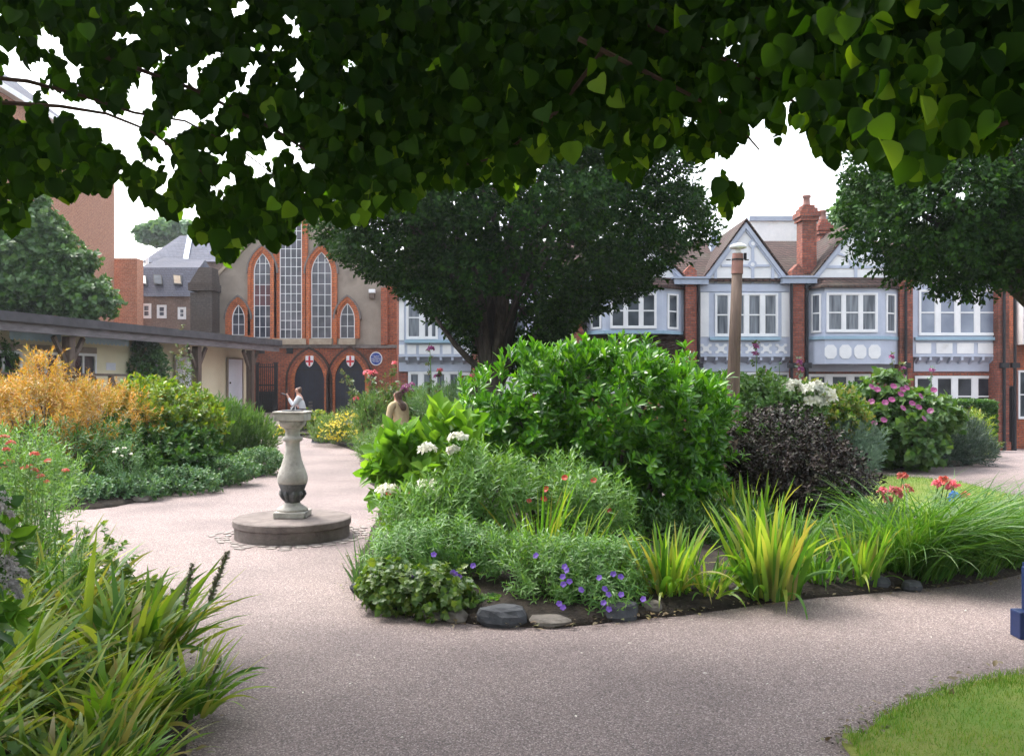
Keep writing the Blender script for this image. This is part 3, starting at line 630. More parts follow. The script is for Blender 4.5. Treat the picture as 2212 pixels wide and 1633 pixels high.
def chimney(label, a, b, py0, py1, Y, dep, pots=1, cm='pier_brick'):
    t = thing('chimney', label, 'chimney', (X((a+b)/2, Y), Y, Z(py1, Y))); x0, x1 = X(a, Y), X(b, Y)
    m = MB(); zt = Z(py0, Y); m.box(x0, x1, Y, Y+dep, Z(py1, Y), zt-.5)
    for i, (e, za_, zb_) in enumerate([(.06, -.5, -.38), (.10, -.38, -.22), (.03, -.22, -.1), (-.04, -.1, 0)]): m.box(x0-e, x1+e, Y-e, Y+dep+e, zt+za_+.001*i, zt+zb_)
    m.build('stack', M[cm], t)
    for k in range(pots):
        xx = x0+(x1-x0)*(k+.5)/pots; p = MB(); p.lathe([(.13, 0), (.11, .05), (.10, .25), (.14, .28), (.12, .34)], (xx, Y+dep/2, zt+.001), 14); p.build('chimney_pot', M['posttop'], t, smooth=True)
chimney('tall red brick chimney with a stepped top rising beside the white gable', 1733, 1764, 442, 592, 28.1, .55, 1)
chimney('smaller brick chimney set back just right of the tall one', 1772, 1792, 474, 540, 30.5, .4, 1)
q = MB(); Y = 30.0; q.add([(X(1533, Y), Y, Z(575, Y)), (X(1568, Y), Y, Z(575, Y)), (X(1568, Y), Y+.8, Z(575, Y)), (X(1533, Y), Y+.8, Z(575, Y)), (X(1543, Y), Y+.3, Z(494, Y)), (X(1554, Y), Y+.3, Z(494, Y)), (X(1554, Y), Y+.5, Z(494, Y)), (X(1543, Y), Y+.5, Z(494, Y))], [(3,2,1,0), (4,5,6,7), (0,1,5,4), (1,2,6,5), (2,3,7,6), (3,0,4,7)])
q.build('roof_ventilator', M['lead'], label='grey tapering lead clad turret on the roof left of the gable', cat='turret')
# pale flat-roofed block behind the ridge
t = thing('pale_building', 'pale flat topped block behind the cottage roofs, a blue grey band along its top', 'building', (X(1680, 42), 42, 0))
m = MB(); m.box(X(1612, 42), X(1790, 42), 42, 48, 0, Z(478, 42)); m.build('wall', M['whitepanel'], t)
m = MB(); m.box(X(1618, 42), X(1792, 42), 41.9, 48.1, Z(478, 42)+.001, Z(468, 42)); m.build('parapet', M['lead'], t)
# the building past the right end of the row
t = thing('end_building', 'brick house at the far right edge, past the cottages, with a white bay', 'building', (X(2205, 31), 31, gz(17, 31)))
m = MB(); m.box(X(2188, 31), X(2420, 31), 31, 36, -1, Z(540, 31)); m.build('wall', M['red_brick'], t)
m = MB(); m.box(X(2196, 31), X(2300, 31), 30.6, 30.996, Z(745, 31), Z(640, 31)); m.build('bay', M['white'], t)
window(t, 30.59, X(2199, 31), X(2290, 31), Z(728, 31), Z(650, 31), 2, M['pane']); window(t, 30.99, X(2198, 31), X(2290, 31), Z(905, 31), Z(800, 31), 2, M['pane'])
g = MB(); g.box(X(2176, 27.4), X(2196, 27.4), 27.5, 27.56, gz(15, 27.5), gz(15, 27.5)+2.0)
for k in range(5): g.box(X(2177+4*k, 27.4), X(2179+4*k, 27.4), 27.47, 27.498, gz(15, 27.5)+.05, gz(15, 27.5)+1.95)
g.build('side_gate', M['black'], label='dark boarded side gate beside the end brick pier', cat='gate')

# ------------------------------------------------------------------ the brick and roughcast hall
YH = 36.0
def hx(px): return X(px, YH)
def hz(py): return Z(py, YH)
hall = thing('garden_hall', 'gabled hall in grey roughcast and red brick, with tall lancet windows and twin arched doors', 'hall', (hx(645), YH, gz(hx(645), YH)))
g0 = gz(hx(645), YH)
w = MB(); w.prism([(hx(456), hz(748)), (hx(832), hz(748)), (hx(832), hz(612)), (hx(645), hz(425)), (hx(456), hz(612))], YH, YH+.3); w.build('gable_wall', M['render'], hall)
w = MB(); w.box(hx(540), hx(856), YH-.06, YH+.3, g0-.3, hz(748)-.001); w.box(hx(456), hx(540)-.001, YH-.058, YH+.3, g0-.3, hz(748)-.001); w.build('lower_wall', M['red_brick'], hall)
w = MB(); w.box(hx(833), hx(857), YH+.02, YH+12, g0-.3, hz(600)); w.box(hx(824), hx(838), YH-.16, YH-.002, hz(747), hz(622)); w.build('buttress', M['red_brick'], hall)
w = MB(); w.box(hx(456), hx(832)-.01, YH+.3, YH+12, g0-.3, hz(612)-.02); w.build('side_wall', M['brown_brick'], hall)
c = MB(); c.box(hx(540), hx(858), YH-.16, YH-.062, hz(752), hz(745)); c.build('string_course', M['plinth'], hall)
c = MB()
for s, a in ((-1, 452), (1, 838)):
    A = (hx(a), hz(618)); B = (hx(645), hz(418)); c.prism([A, B, (B[0], B[1]+.16), (A[0], A[1]+.16)][::s], YH-.12, YH+.32)
c.build('coping', M['stone'], hall)
c = MB()
for s, a in ((-1, 452), (1, 838)):
    A = Vector((hx(a), YH+.33, hz(616))); B = Vector((hx(645), YH+.33, hz(424))); d = Vector((0, 12, 0)); u = Vector((0, 0, .08)); c.add([A, B, B+d, A+d, A+u, B+u, B+d+u, A+d+u], [(0,1,2,3), (7,6,5,4), (0,4,5,1), (3,2,6,7), (0,3,7,4)])
c.build('roof', M['slate'], hall)
def lancet(x0, x1, yb, ys, ya, cols, rows, surround=15, red=None, om='orange_brick'):
    a = arch(hx(x0), hx(x1), hz(yb), hz(ys), hz(ya))
    for k, (e0, e1, dd, mm) in enumerate([(0, surround*.45, .08, om), (surround*.45, surround, .14, om), (surround, surround+3.5, .18, 'plinth')]):
        def off(e): return arch(hx(x0-e), hx(x1+e), hz(yb), hz(ys), hz(ya-e*1.25))
        oi, oo = off(e0), off(e1-(.15 if k == 2 else 0)); oi, oo = (oi[1:-1], oo[1:-1]) if k == 2 else (oi, oo); b = MB(); b.band(oi, oo, YH-dd, YH-.002); b.build('arch_surround' if k < 2 else 'hood_mould', M[mm], hall)
    fr = MB(); t_ = .035
    zt = hz(ya)
    def top(x):                          # height of the arch above x
        for i in range(len(a)-1):
            if a[i][0] <= x <= a[i+1][0] and a[i+1][0] > a[i][0]: return a[i][1]+(a[i+1][1]-a[i][1])*(x-a[i][0])/(a[i+1][0]-a[i][0])
        return hz(ys)
    X0, X1, Z0 = hx(x0), hx(x1), hz(yb)
    fr.band(arch(X0+t_, X1-t_, Z0, hz(ys), zt-t_), arch(X0+.001, X1-.001, Z0, hz(ys), zt-.001), YH-.05, YH-.004)
    for i in range(1, cols):
        x = X0+(X1-X0)*i/cols; fr.box(x-.011, x+.011, YH-.044, YH-.006, Z0+.03, top(x)-t_)
    for j in range(rows):
        z = Z0+(zt-Z0)*(j+.0)/rows+.015
        ins = [p[0] for p in a if p[1] >= z]; xa, xb = (X0, X1) if z <= hz(ys) else (min(ins or [X0]), max(ins or [X1]))
        if xb-xa > .1: fr.box(xa+t_*.5, xb-t_*.5, YH-.040, YH-.008, z-.010, z+.010)
    o = fr.build('window', M['white'], hall); p = MB(); p.prism(a, YH-.02, YH-.003); p.build('pane', M['chapelpane'], o)
    if red:
        r = MB(); r.box(X0+.03, X1-.03, YH-.034, YH-.021, hz(red[1]), hz(red[0])); r.build('red_pane', M['redpane'], o)
lancet(605, 653, 732, 480, 462, 4, 14, 13)
lancet(549, 587, 730, 590, 548, 3, 8, 12, red=(614, 662))
lancet(673, 717, 731, 592, 545, 3, 8, 12)
lancet(502, 530, 724, 690, 658, 2, 3, 13)
lancet(735, 767, 731, 690, 655, 2, 3, 11)
b = MB(); b.box(hx(586), hx(594), YH-.165, YH-.145, hz(745), hz(560)); b.box(hx(663), hx(671), YH-.165, YH-.145, hz(745), hz(560)); b.box(hx(531), hx(537), YH-.165, YH-.145, hz(745), hz(680)); b.box(hx(722), hx(729), YH-.165, YH-.145, hz(745), hz(680)); b.build('brick_pilaster', M['orange_brick'], hall)
b = MB()
for (a0, a1) in ((537, 585), (592, 664), (671, 719), (734, 770)): b.box(hx(a0), hx(a1), YH-.26, YH-.19, hz(745), hz(732)); 
b.build('window_sill', M['stone'], hall)
for (x0, x1, ya) in ((638, 702, 770), (725, 790, 768)):
    for k, (e0, e1, dd, mm) in enumerate([(0, 8, .12, 'orange_brick'), (8, 14, .16, 'red_brick'), (14, 18, .2, 'dark_brick')]):
        b = MB(); b.band(arch(hx(x0-e0), hx(x1+e0), g0-.1, hz(822), hz(ya-e0*1.1)), arch(hx(x0-e1+.01), hx(x1+e1-.01), g0-.1, hz(822), hz(ya-e1*1.1)), YH-.06-dd, YH-.062); b.build('door_arch' if k < 2 else 'hood_mould', M[mm], hall)
    dr = MB(); dr.prism(arch(hx(x0)+.004, hx(x1)-.004, g0-.1, hz(822), hz(ya)-.004), YH-.09, YH-.063)
    o = dr.build('door', M['navy'], hall)
    pl = MB()
    for k in range(1, 6): xx = hx(x0)+(hx(x1)-hx(x0))*k/6; pl.box(xx-.012, xx+.012, YH-.10, YH-.091, g0, hz(800))
    pl.box(hx(x0)+.01, hx(x1)-.01, YH-.115, YH-.101, hz(801), hz(797)); pl.build('door_batten', M['black'], o)
    cx = (x0+x1)/2+2; sh = thing('heraldic_shield', 'white shield with a red cross above the '+('left' if x0 < 700 else 'right')+' arched hall door', 'shield', (hx(cx), YH-.2, hz(781)))
    W_, H_ = 8.5, 12
    P = [(-1, .95), (-.5, 1.02), (0, .95), (.5, 1.02), (1, .95), (1, 0), (.8, -.5), (.45, -.82), (0, -1), (-.45, -.82), (-.8, -.5), (-1, 0)]
    m = MB(); m.prism([(hx(cx+u*W_), hz(781-v*H_)) for u, v in P][::-1], YH-.30, YH-.26); m.build('shield_face', M['white'], sh)
    m = MB(); m.box(hx(cx-1.9), hx(cx+1.9), YH-.315, YH-.302, hz(781+10), hz(781-11)); m.box(hx(cx-8), hx(cx-1.9)-.001, YH-.314, YH-.302, hz(783), hz(779)); m.box(hx(cx+1.9)+.001, hx(cx+8), YH-.314, YH-.302, hz(783), hz(779)); m.build('cross', M['shieldred'], sh)
for px in (566, 627):
    v = MB(); v.box(hx(px-7), hx(px+7), YH-.085, YH-.061, hz(764), hz(750.5))
    for k in range(4): v.box(hx(px-6), hx(px+6), YH-.1, YH-.086, hz(762-3*k), hz(761-3*k))
    v.build('air_vent', M['black'], hall)
# round blue plaque
pq = thing('blue_plaque', 'round blue plaque with a white rim, on brick right of the arched doors', 'plaque', (hx(813), YH-.1, hz(775)))
m = MB(); N_ = 40; cx, cz = hx(813), hz(775); R = 13.5*YH/F
m.prism([(cx+R*math.cos(2*math.pi*k/N_), cz+1.1*R*math.sin(2*math.pi*k/N_)) for k in range(N_)], YH-.095, YH-.061); m.build('rim', M['white'], pq)
m = MB(); R2 = R*.86; m.prism([(cx+R2*math.cos(2*math.pi*k/N_), cz+1.1*R2*math.sin(2*math.pi*k/N_)) for k in range(N_)], YH-.104, YH-.096); m.build('plaque_face', M['plaqueblue'], pq)
def text(s, x, y, z, size, m, parent, name='lettering', rot=0):
    cu = bpy.data.curves.new(name, 'FONT'); cu.body = s; cu.size = size; cu.align_x = 'CENTER'; cu.align_y = 'CENTER'; cu.extrude = .002
    o = bpy.data.objects.new('tmp', cu); C.objects.link(o); o.rotation_euler = (math.radians(90), 0, rot); o.location = (x, y, z); bpy.context.view_layer.update()
    dg = bpy.context.evaluated_depsgraph_get(); me = bpy.data.meshes.new_from_object(o.evaluated_get(dg)); me.transform(o.matrix_world); bpy.data.objects.remove(o)
    me.materials.clear(); return link(name, me, m, parent)
text('OCTAVIA HILL\n1838-1912\nSOCIAL REFORMER\nESTABLISHED THIS\nGARDEN, HALL AND\nCOTTAGES', cx, YH-.109, cz-.01, .047, M['white'], pq)
# alarm box
ab = thing('alarm_box', 'small white and brown alarm box high on the hall gable', 'alarm box', (hx(804), YH-.1, hz(635)))
m = MB(); m.box(hx(798), hx(812), YH-.22, YH-.002, hz(634), hz(626)); m.build('cover', M['white'], ab, bevel=.02)
m = MB(); m.box(hx(799), hx(810), YH-.2, YH-.002, hz(645), hz(634)-.001); m.build('bracket', M['wood'], ab)
# dark stone stack at the hall's left corner
m = MB(); m.box(X(428, 35), X(458, 35), 35.0, 35.9, 0, Z(628, 35)); m.box(X(411, 35), X(428, 35)-.002, 35.0, 35.9, 0, Z(632, 35)); m.box(X(408, 35), X(461, 35), 34.9, 35.95, Z(628, 35)+.001, Z(612, 35))
m.add([(X(410,35), 34.95, Z(612,35)+.001), (X(459,35), 34.95, Z(612,35)+.001), (X(459,35), 35.9, Z(612,35)+.001), (X(410,35), 35.9, Z(612,35)+.001), (X(428,35), 35.1, Z(577,35)), (X(456,35), 35.1, Z(577,35)), (X(456,35), 35.8, Z(577,35)), (X(428,35), 35.8, Z(577,35))], [(3,2,1,0), (4,5,6,7), (0,1,5,4), (1,2,6,5), (2,3,7,6), (3,0,4,7)])
m.build('stone_stack', M['grime_stone'], label='dark weathered masonry stack at the left corner of the hall', cat='chimney')
# iron gate between the shelter and the hall
YG = 34.8; gt = thing('iron_gate', 'tall black iron railing gate between the cream shelter and the brick hall', 'gate', (X(572, YG), YG, gz(X(572, YG), YG)))
gg = gz(X(572, YG), YG)
for a in (545, 556, 596): 
    m = MB(); x = X(a, YG); m.box(x-.06, x+.06, YG-.06, YG+.06, gg, Z(786, YG)); m.box(x-.08, x+.08, YG-.08, YG+.08, Z(786, YG)+.001, Z(783, YG)); m.build('gate_post', M['black'], gt)
m = MB()
for k in range(9):
    x = X(559+4.2*k, YG); m.box(x-.014, x+.014, YG-.014, YG+.014, gg+.05, Z(788+.02*(k-4)**2, YG)); m.ball((x, YG, Z(787, YG)), .03, 6)
m.build('upright_bars', M['black'], gt)
m = MB()
for py in (793, 832, 886): m.box(X(558, YG), X(594, YG), YG-.02, YG+.02, Z(py+1.3, YG), Z(py-1.3, YG))
m.build('cross_rail', M['black'], gt)
m = MB(); r_ = random.Random(4)
for k in range(9):                        # scrollwork in the lower half
    x = X(561+4.1*k, YG); z = Z(862, YG)
    m.tube([(x+.05*math.cos(a), YG+.03, z+.35*math.sin(a)*(.8+.3*(k % 2))) for a in [i*math.pi/5 for i in range(11)]], .014, 5)
m.box(X(558, YG), X(594, YG), YG+.05, YG+.06, gg+.04, Z(845, YG)); m.build('lower_panel', M['black'], gt)

# ------------------------------------------------------------------ the timber shelter and its cream building
A0 = Vector((-11.55, 17.7, 0)); B0 = Vector((-8.85, 33.2, 0)); sd_ = (B0-A0).normalized(); sn = Vector((-sd_.y, sd_.x, 0))   # sn points away from the garden
SL = (B0-A0).length
def sp(u, v, z): return A0+sd_*u+sn*v+Vector((0, 0, z))
def sbox(m, u0, u1, v0, v1, z0, z1):
    m.add([sp(u0,v0,z0), sp(u1,v0,z0), sp(u1,v1,z0), sp(u0,v1,z0), sp(u0,v0,z1), sp(u1,v0,z1), sp(u1,v1,z1), sp(u0,v1,z1)], [(3,2,1,0), (4,5,6,7), (0,1,5,4), (1,2,6,5), (2,3,7,6), (3,0,4,7)]); return m
def u_at(px, v):                          # distance along the shelter where the line offset v crosses the sight line of column px
    s = (px-CX)/F; p = A0+sn*v; return (s*p.y-p.x)/(sd_.x-s*sd_.y)
VW = .75
sh = thing('garden_shelter', 'long low cream building with a flat timber roof carried on oak posts', 'shelter', tuple(sp(SL/2, .8, .2)))
m = sbox(MB(), -6, SL+.3, -.25, 4.7, 2.98, 3.10); sbox(m, -6, SL+.3, -.29, -.252, 2.93, 3.14); m.build('roof', M['felt'], sh)
m = sbox(MB(), -6, SL+.25, -.2, -.05, 2.72, 2.979); m.build('fascia', M['fascia'], sh)
ENDU = u_at(545, VW)
m = sbox(MB(), -6, ENDU, VW, 4.6, -.1, 2.975); m.build('wall', M['cream'], sh)
m = sbox(MB(), u_at(436, VW), u_at(487, VW), VW-.03, VW-.002, 0, .72); sbox(m, u_at(521, VW), ENDU, VW-.03, VW-.002, 0, .72); sbox(m, -6, u_at(436, VW)-.01, VW-.03, VW-.002, 0, .6); m.build('plinth', M['greyplinth'], sh)
for px in (-230, 148, 425, 541):
    u = u_at(px, 0); p = sp(u, 0, 0); g = gz(p.x, p.y)
    m = MB(); sbox(m, u-.11, u+.11, -.11, .11, g, 2.7); ps = m.build('post', M['wood'], sh, bevel=.012)
    m = MB()
    for s in (-1, 1): m.beam(sp(u+s*.1, 0, 2.05), sp(u+s*.55, 0, 2.68), .09, .10)
    m.build('brace', M['wood'], ps)
def swin(a, b, yt, yb, pm, name='window', mid=True):
    u0, u1 = u_at(a, VW), u_at(b, VW); Yc = sp((u0+u1)/2, VW, 0).y; z0, z1 = Z(yb, Yc), Z(yt, Yc)
    m = MB(); f = .07
    for q in ((u0, u0+f, z0, z1), (u1-f, u1, z0, z1), (u0+f, u1-f, z1-f, z1), (u0+f, u1-f, z0, z0+f)): sbox(m, q[0], q[1], VW-.06, VW-.002, q[2], q[3])
    if mid: sbox(m, (u0+u1)/2-.03, (u0+u1)/2+.03, VW-.055, VW-.002, z0+f, z1-f)
    o = m.build(name, M['white'], sh); g = sbox(MB(), u0+f*.7, u1-f*.7, VW-.02, VW-.004, z0+f*.7, z1-f*.7); g.build('pane', pm, o)
    l = sbox(MB(), u0-.03, u1+.03, VW-.04, VW-.002, z1+.002, z1+.16); l.build('lintel', M['render'], o)
swin(-40, 44, 757, 822, M['panedark']); swin(66, 125, 760, 822, M['pane']); swin(147, 205, 763, 822, M['panedark']); swin(325, 346, 760, 812, M['pane'])
def sdoor(a, b, yt, yb, nm='door'):
    u0, u1 = u_at(a, VW), u_at(b, VW); Yc = sp((u0+u1)/2, VW, 0).y; p = sp(u0, VW, 0); z1 = Z(yt, Yc); z0 = max(gz(p.x, p.y)+.02, Z(yb, Yc))
    m = MB(); sbox(m, u0+.06, u1-.06, VW-.07, VW-.036, z0, z1-.06); o = m.build(nm, M['doorwhite'], sh)
    f = MB(); sbox(f, u0, u0+.058, VW-.09, VW-.036, z0, z1); sbox(f, u1-.058, u1, VW-.09, VW-.036, z0, z1); sbox(f, u0+.058, u1-.058, VW-.09, VW-.036, z1-.058, z1); f.build('door_frame', M['render'], o)
    h = MB(); h.ball(sp(u0+.16, VW-.1, z0+.95), .035, 8); h.build('handle', M['metal'], o)
sdoor(373, 411, 767, 905); sdoor(487, 521, 773, 885)
# blank paper notice on the cream wall
m = sbox(MB(), u_at(229, VW), u_at(249, VW), VW-.012, VW-.002, Z(800, 25), Z(784, 25)); m.build('wall_notice', M['doorwhite'], label='small pale notice on the cream wall left of the climbing shrub', cat='notice')
# awnings with scalloped edge
def awning(label, a, b, yt):
    t = thing('awning', label, 'awning', tuple(sp(u_at((a+b)/2, VW), VW-.3, 2.4)), 'folded awnings under the shelter roof')
    u0, u1 = u_at(a, VW-.45), u_at(b, VW-.45); Yc = sp((u0+u1)/2, VW-.45, 0).y; z = Z(yt, Yc)
    m = MB(); sbox(m, u0, u1, VW-.5, VW-.42, z-.02, z+.06); sbox(m, u0, u1, VW-.42, VW-.004, z+.07, z+.16); m.build('front_bar', M['white'], t)
    m = MB(); n = 44; V = []; Fq = []
    for i in range(n+1):
        u = u0+(u1-u0)*i/n; V += [sp(u, VW-.06, z+.11), sp(u, VW-.47, z+.01), sp(u, VW-.48, z-.22-.05*abs(math.sin(i*math.pi/4)))]
    for i in range(n): Fq += [(3*i, 3*i+3, 3*i+4, 3*i+1), (3*i+1, 3*i+4, 3*i+5, 3*i+2)]
    m.add(V, Fq); m.build('valance', M['awning'], t)
awning('faded blue scalloped awning at far left under the shelter roof', 18, 130, 713); awning('faded blue scalloped awning right of the thick oak post', 182, 277, 724)
# rustic railing
m = MB(); rl = thing('rustic_railing', 'rustic wooden railing with slanting struts in front of the cream shelter', 'railing', tuple(sp(5, -.1, 0)))
zr = 1.78; ua, ub = -5.0, u_at(300, -.2)
m.beam(sp(ua, -.2, zr), sp(ub, -.2, zr), .09, .06); m.build('top_rail', M['wood'], rl)
m = MB(); m.beam(sp(ua, -.2, zr-.62), sp(ub, -.2, zr-.62), .06, .06); m.build('bottom_rail', M['wood'], rl)
m = MB(); k = 0; u = ua
while u < ub-.4:
    m.beam(sp(u, -.2, zr-.6 if k % 2 else zr-.05), sp(u+.32, -.2, zr-.05 if k % 2 else zr-.6), .045, .045); u += .36; k += 1
m.build('strut', M['wood'], rl)
u = ub-.1
while u > ua:
    m = MB(); p = sp(u, -.2, 0); m.beam(sp(u, -.2, gz(p.x, p.y)), sp(u, -.2, zr-.03), .11, .11); m.build('railing_post', M['wood'], rl); u -= 1.15

# ------------------------------------------------------------------ buildings beyond the shelter
t = thing('brick_block', 'very tall plain pinkish brick building behind the maple and the shelter', 'building', (-22, 45, 0))
P1 = Vector((X(-120, 34), 34)); P2 = Vector((X(247, 50), 50)); dd = (P2-P1).normalized(); q = Vector((-dd.y, dd.x))
m = MB(); m.prism_z([(P1.x, P1.y), (P2.x, P2.y), (P2.x+q.x*12, P2.y+q.y*12), (P1.x+q.x*12, P1.y+q.y*12)], 0, 13.8); m.build('wall', M['pale_brick'], t)
m = MB(); e = dd*.3; f_ = q*-.35; m.prism_z([(P1.x+f_.x, P1.y+f_.y), (P2.x+e.x+f_.x, P2.y+e.y+f_.y), (P2.x+e.x+q.x*12, P2.y+e.y+q.y*12), (P1.x+q.x*12, P1.y+q.y*12)], 13.8, 14.05); m.build('eaves', M['white'], t)
m = MB(); zt = 14.06; o1 = P1+q*.2; o2 = P2+q*.2; m.add([(o1.x, o1.y, zt), (o2.x, o2.y, zt), (o2.x+q.x*5, o2.y+q.y*5, zt+4), (o1.x+q.x*5, o1.y+q.y*5, zt+4), (o2.x+q.x*10, o2.y+q.y*10, zt), (o1.x+q.x*10, o1.y+q.y*10, zt)], [(0,1,2,3), (3,2,4,5), (1,4,2), (0,3,5), (0,5,4,1)]); m.build('roof', M['slate'], t)
m = MB(); m.box(X(240, 50), X(289, 50), 50.4, 51.3, 0, Z(556, 50)); m.build('brick_annex', M['annex_brick'], label='narrow orange brick annex at the right foot of the tall brick block', cat='building')
t = thing('mansard_building', 'low brick building with a dark mansard roof, three skylights and white windows', 'building', (X(350, 52), 52, 0))
xa, xb = X(288, 52), X(413, 52)
m = MB(); m.box(xa, xb, 52, 60, 0, Z(641, 52)); m.build('wall', M['brown_brick'], t)
m = MB(); m.add([(xa-.1, 51.8, Z(641, 52)), (xb+.1, 51.8, Z(641, 52)), (xb+.1, 53.1, Z(578, 53.1)), (xa-.1, 53.1, Z(578, 53.1)), (xb-.9, 57, Z(562, 57)), (xa-.1, 57, Z(556, 57)), (xb+.1, 60, Z(641, 52)), (xa-.1, 60, Z(641, 52))], [(0,1,2,3), (3,2,4,5), (5,4,6,7), (1,6,4,2), (0,3,5,7), (0,7,6,1)]); m.build('roof', M['darkslate'], t)
for k, (px, pm) in enumerate(((311, 'lampwhite'), (344, 'pane'), (386, 'stone'))):
    Yq = 52.35; m = MB(); a = at(px-9, 616, 52.3); b_ = at(px+9, 618, 52.3); c_ = at(px+7, 597, 52.75); d_ = at(px-11, 595, 52.75); u = Vector((0, -.15, .05)); m.add([a+u, b_+u, c_+u, d_+u, a+u*.2, b_+u*.2, c_+u*.2, d_+u*.2], [(0,1,2,3), (0,4,5,1), (1,5,6,2), (2,6,7,3), (3,7,4,0)]); sk = m.build('skylight', M['black'], t)
    u2 = u+Vector((0, -.02, .01)); cc = (a+b_+c_+d_)/4; m = MB(); m.add([cc+(v-cc)*.8+u2 for v in (a, b_, c_, d_)], [(0,1,2,3)]); m.build('pane', M[pm], sk)
for (a, b_, t0, t1) in ((307, 327, 656, 688), (340, 360, 659, 688), (385, 402, 664, 690)): window(t, 51.99, X(a, 52), X(b_, 52), Z(t1, 52), Z(t0, 52), 1, M['curtain'], fr=.09, d=.08)
t = thing('slate_roofed_building', 'larger building with a broad blue grey slate roof behind the mansard', 'building', (X(400, 62), 62, 0))
xa, xb = X(318, 62), X(500, 62)
m = MB(); m.box(xa, xb, 62, 72, 0, Z(566, 62)); m.build('wall', M['brown_brick'], t)
m = MB(); m.add([(xa-.3, 61.7, Z(568, 62)), (xb+.3, 61.7, Z(566, 62)), (xb+.3, 66.5, Z(500, 66)), (xa+.6, 66.5, Z(507, 66)), (xb+.3, 72, Z(566, 62)), (xa-.3, 72, Z(566, 62))], [(0,1,2,3), (3,2,4,5), (0,3,5), (1,4,2), (0,5,4,1)]); m.build('roof', M['slate'], t)
m = MB(); m.beam(at(400, 566, 61.6), at(412, 504, 66.2)+Vector((0, 0, .08)), .35, .1); m.build('roof_ridge', M['lead'], t)
m = MB()
for px in (318, 361): m.tube([at(px, 575, 58), at(px, 558, 58)], .12)
m.build('flue_pipe', M['lampwhite'], t)

# ------------------------------------------------------------------ sundial pedestal
SX, SY = X(632, 9.4), 9.4
t = thing('sundial', 'pale stone baluster sundial pedestal standing on a round dark stone plinth', 'sundial', (SX, SY, 0))
m = MB(); m.lathe([(.585, 0), (.585, .115), (.578, .122)], (SX, SY, 0), 72); m.build('lower_plinth', M['plinth'], t)
m = MB(); m.lathe([(.598, .1225), (.602, .13), (.600, .185), (.585, .195), (.3, .197)], (SX, SY, 0), 72); m.build('upper_plinth', M['plinth'], t)
zb = .198
m = MB(); h = .165
m.box(SX-h, SX+h, SY-h, SY+h, zb, zb+.065); m.build('base_slab', M['sundial'], t, bevel=.012)
m = MB(); m.lathe([(.16, .0655), (.155, .09), (.115, .115), (.085, .135), (.078, .15)], (SX, SY, zb), 40); m.build('foot', M['sundial'], t, smooth=True)
m = MB(); m.lathe([(.078, .151), (.085, .18), (.10, .215), (.115, .235), (.118, .25), (.108, .258), (.116, .275), (.128, .30), (.14, .33), (.146, .345)], (SX, SY, zb), 40); m.build('carved_cup', M['sundial_dark'], t, smooth=True)
m = MB()
for k in range(10):
    a = 2*math.pi*k/10; c, s = math.cos(a), math.sin(a)
    m.tube([(SX+c*r, SY+s*r, zb+z) for r, z in ((.085, .17), (.108, .21), (.126, .245), (.128, .275))], [.008, .02, .022, .008], 6)
m.build('carved_lobe', M['sundial_dark'], t, smooth=True)
m = MB(); m.lathe([(.146, .3455), (.155, .37), (.157, .40), (.150, .44), (.132, .49), (.110, .55), (.092, .61), (.080, .67), (.074, .73), (.073, .775), (.080, .785), (.098, .79), (.104, .803), (.104, .818), (.098, .83), (.080, .834), (.076, .845), (.075, .90), (.082, .905), (.084, .915)], (SX, SY, zb), 48); m.build('baluster', M['sundial'], t, smooth=True)
m = MB(); m.lathe([(.084, .916), (.105, .93), (.130, .955), (.140, .98), (.142, 1.0)], (SX, SY, zb), 40); m.build('bowl', M['sundial'], t, smooth=True)
m = MB(); h = .158; m.box(SX-h, SX+h, SY-h, SY+h, zb+1.0005, zb+1.075); m.box(SX-h-.012, SX+h+.012, SY-h-.012, SY+h+.012, zb+1.0755, zb+1.098); cp = m.build('cap', M['sundial'], t, bevel=.01)
m = MB(); m.lathe([(.115, 1.0985), (.115, 1.106), (.105, 1.109)], (SX, SY, zb), 36); dl = m.build('dial', M['metal'], t)
m = MB(); m.prism_x([(SY-.08, zb+1.1095), (SY+.08, zb+1.1095), (SY+.08, zb+1.155)], SX-.004, SX+.004); m.build('gnomon', M['metal'], dl)
m = MB()
r_ = random.Random(3); a = 0
while a < 6.2:                           # worn cobbles set round the plinth
    w = r_.uniform(.12, .22)
    for rr in (.62, .70, .79):
        if r_.random() < (1 if rr < .65 else .7 if rr < .75 else .35):
            P = []
            for k in range(6):
                q = 2*math.pi*k/6; pa = a+w*.45*math.cos(q)+w/2; pr = rr+.04+.036*math.sin(q)*r_.uniform(.8, 1.1); P.append((SX+pr*math.cos(pa), SY+pr*math.sin(pa)))
            m.prism_z(P, -.01, .006+r_.uniform(0, .004))
    a += w+.012
m.build('cobble_ring', M['paver'], kind='structure')

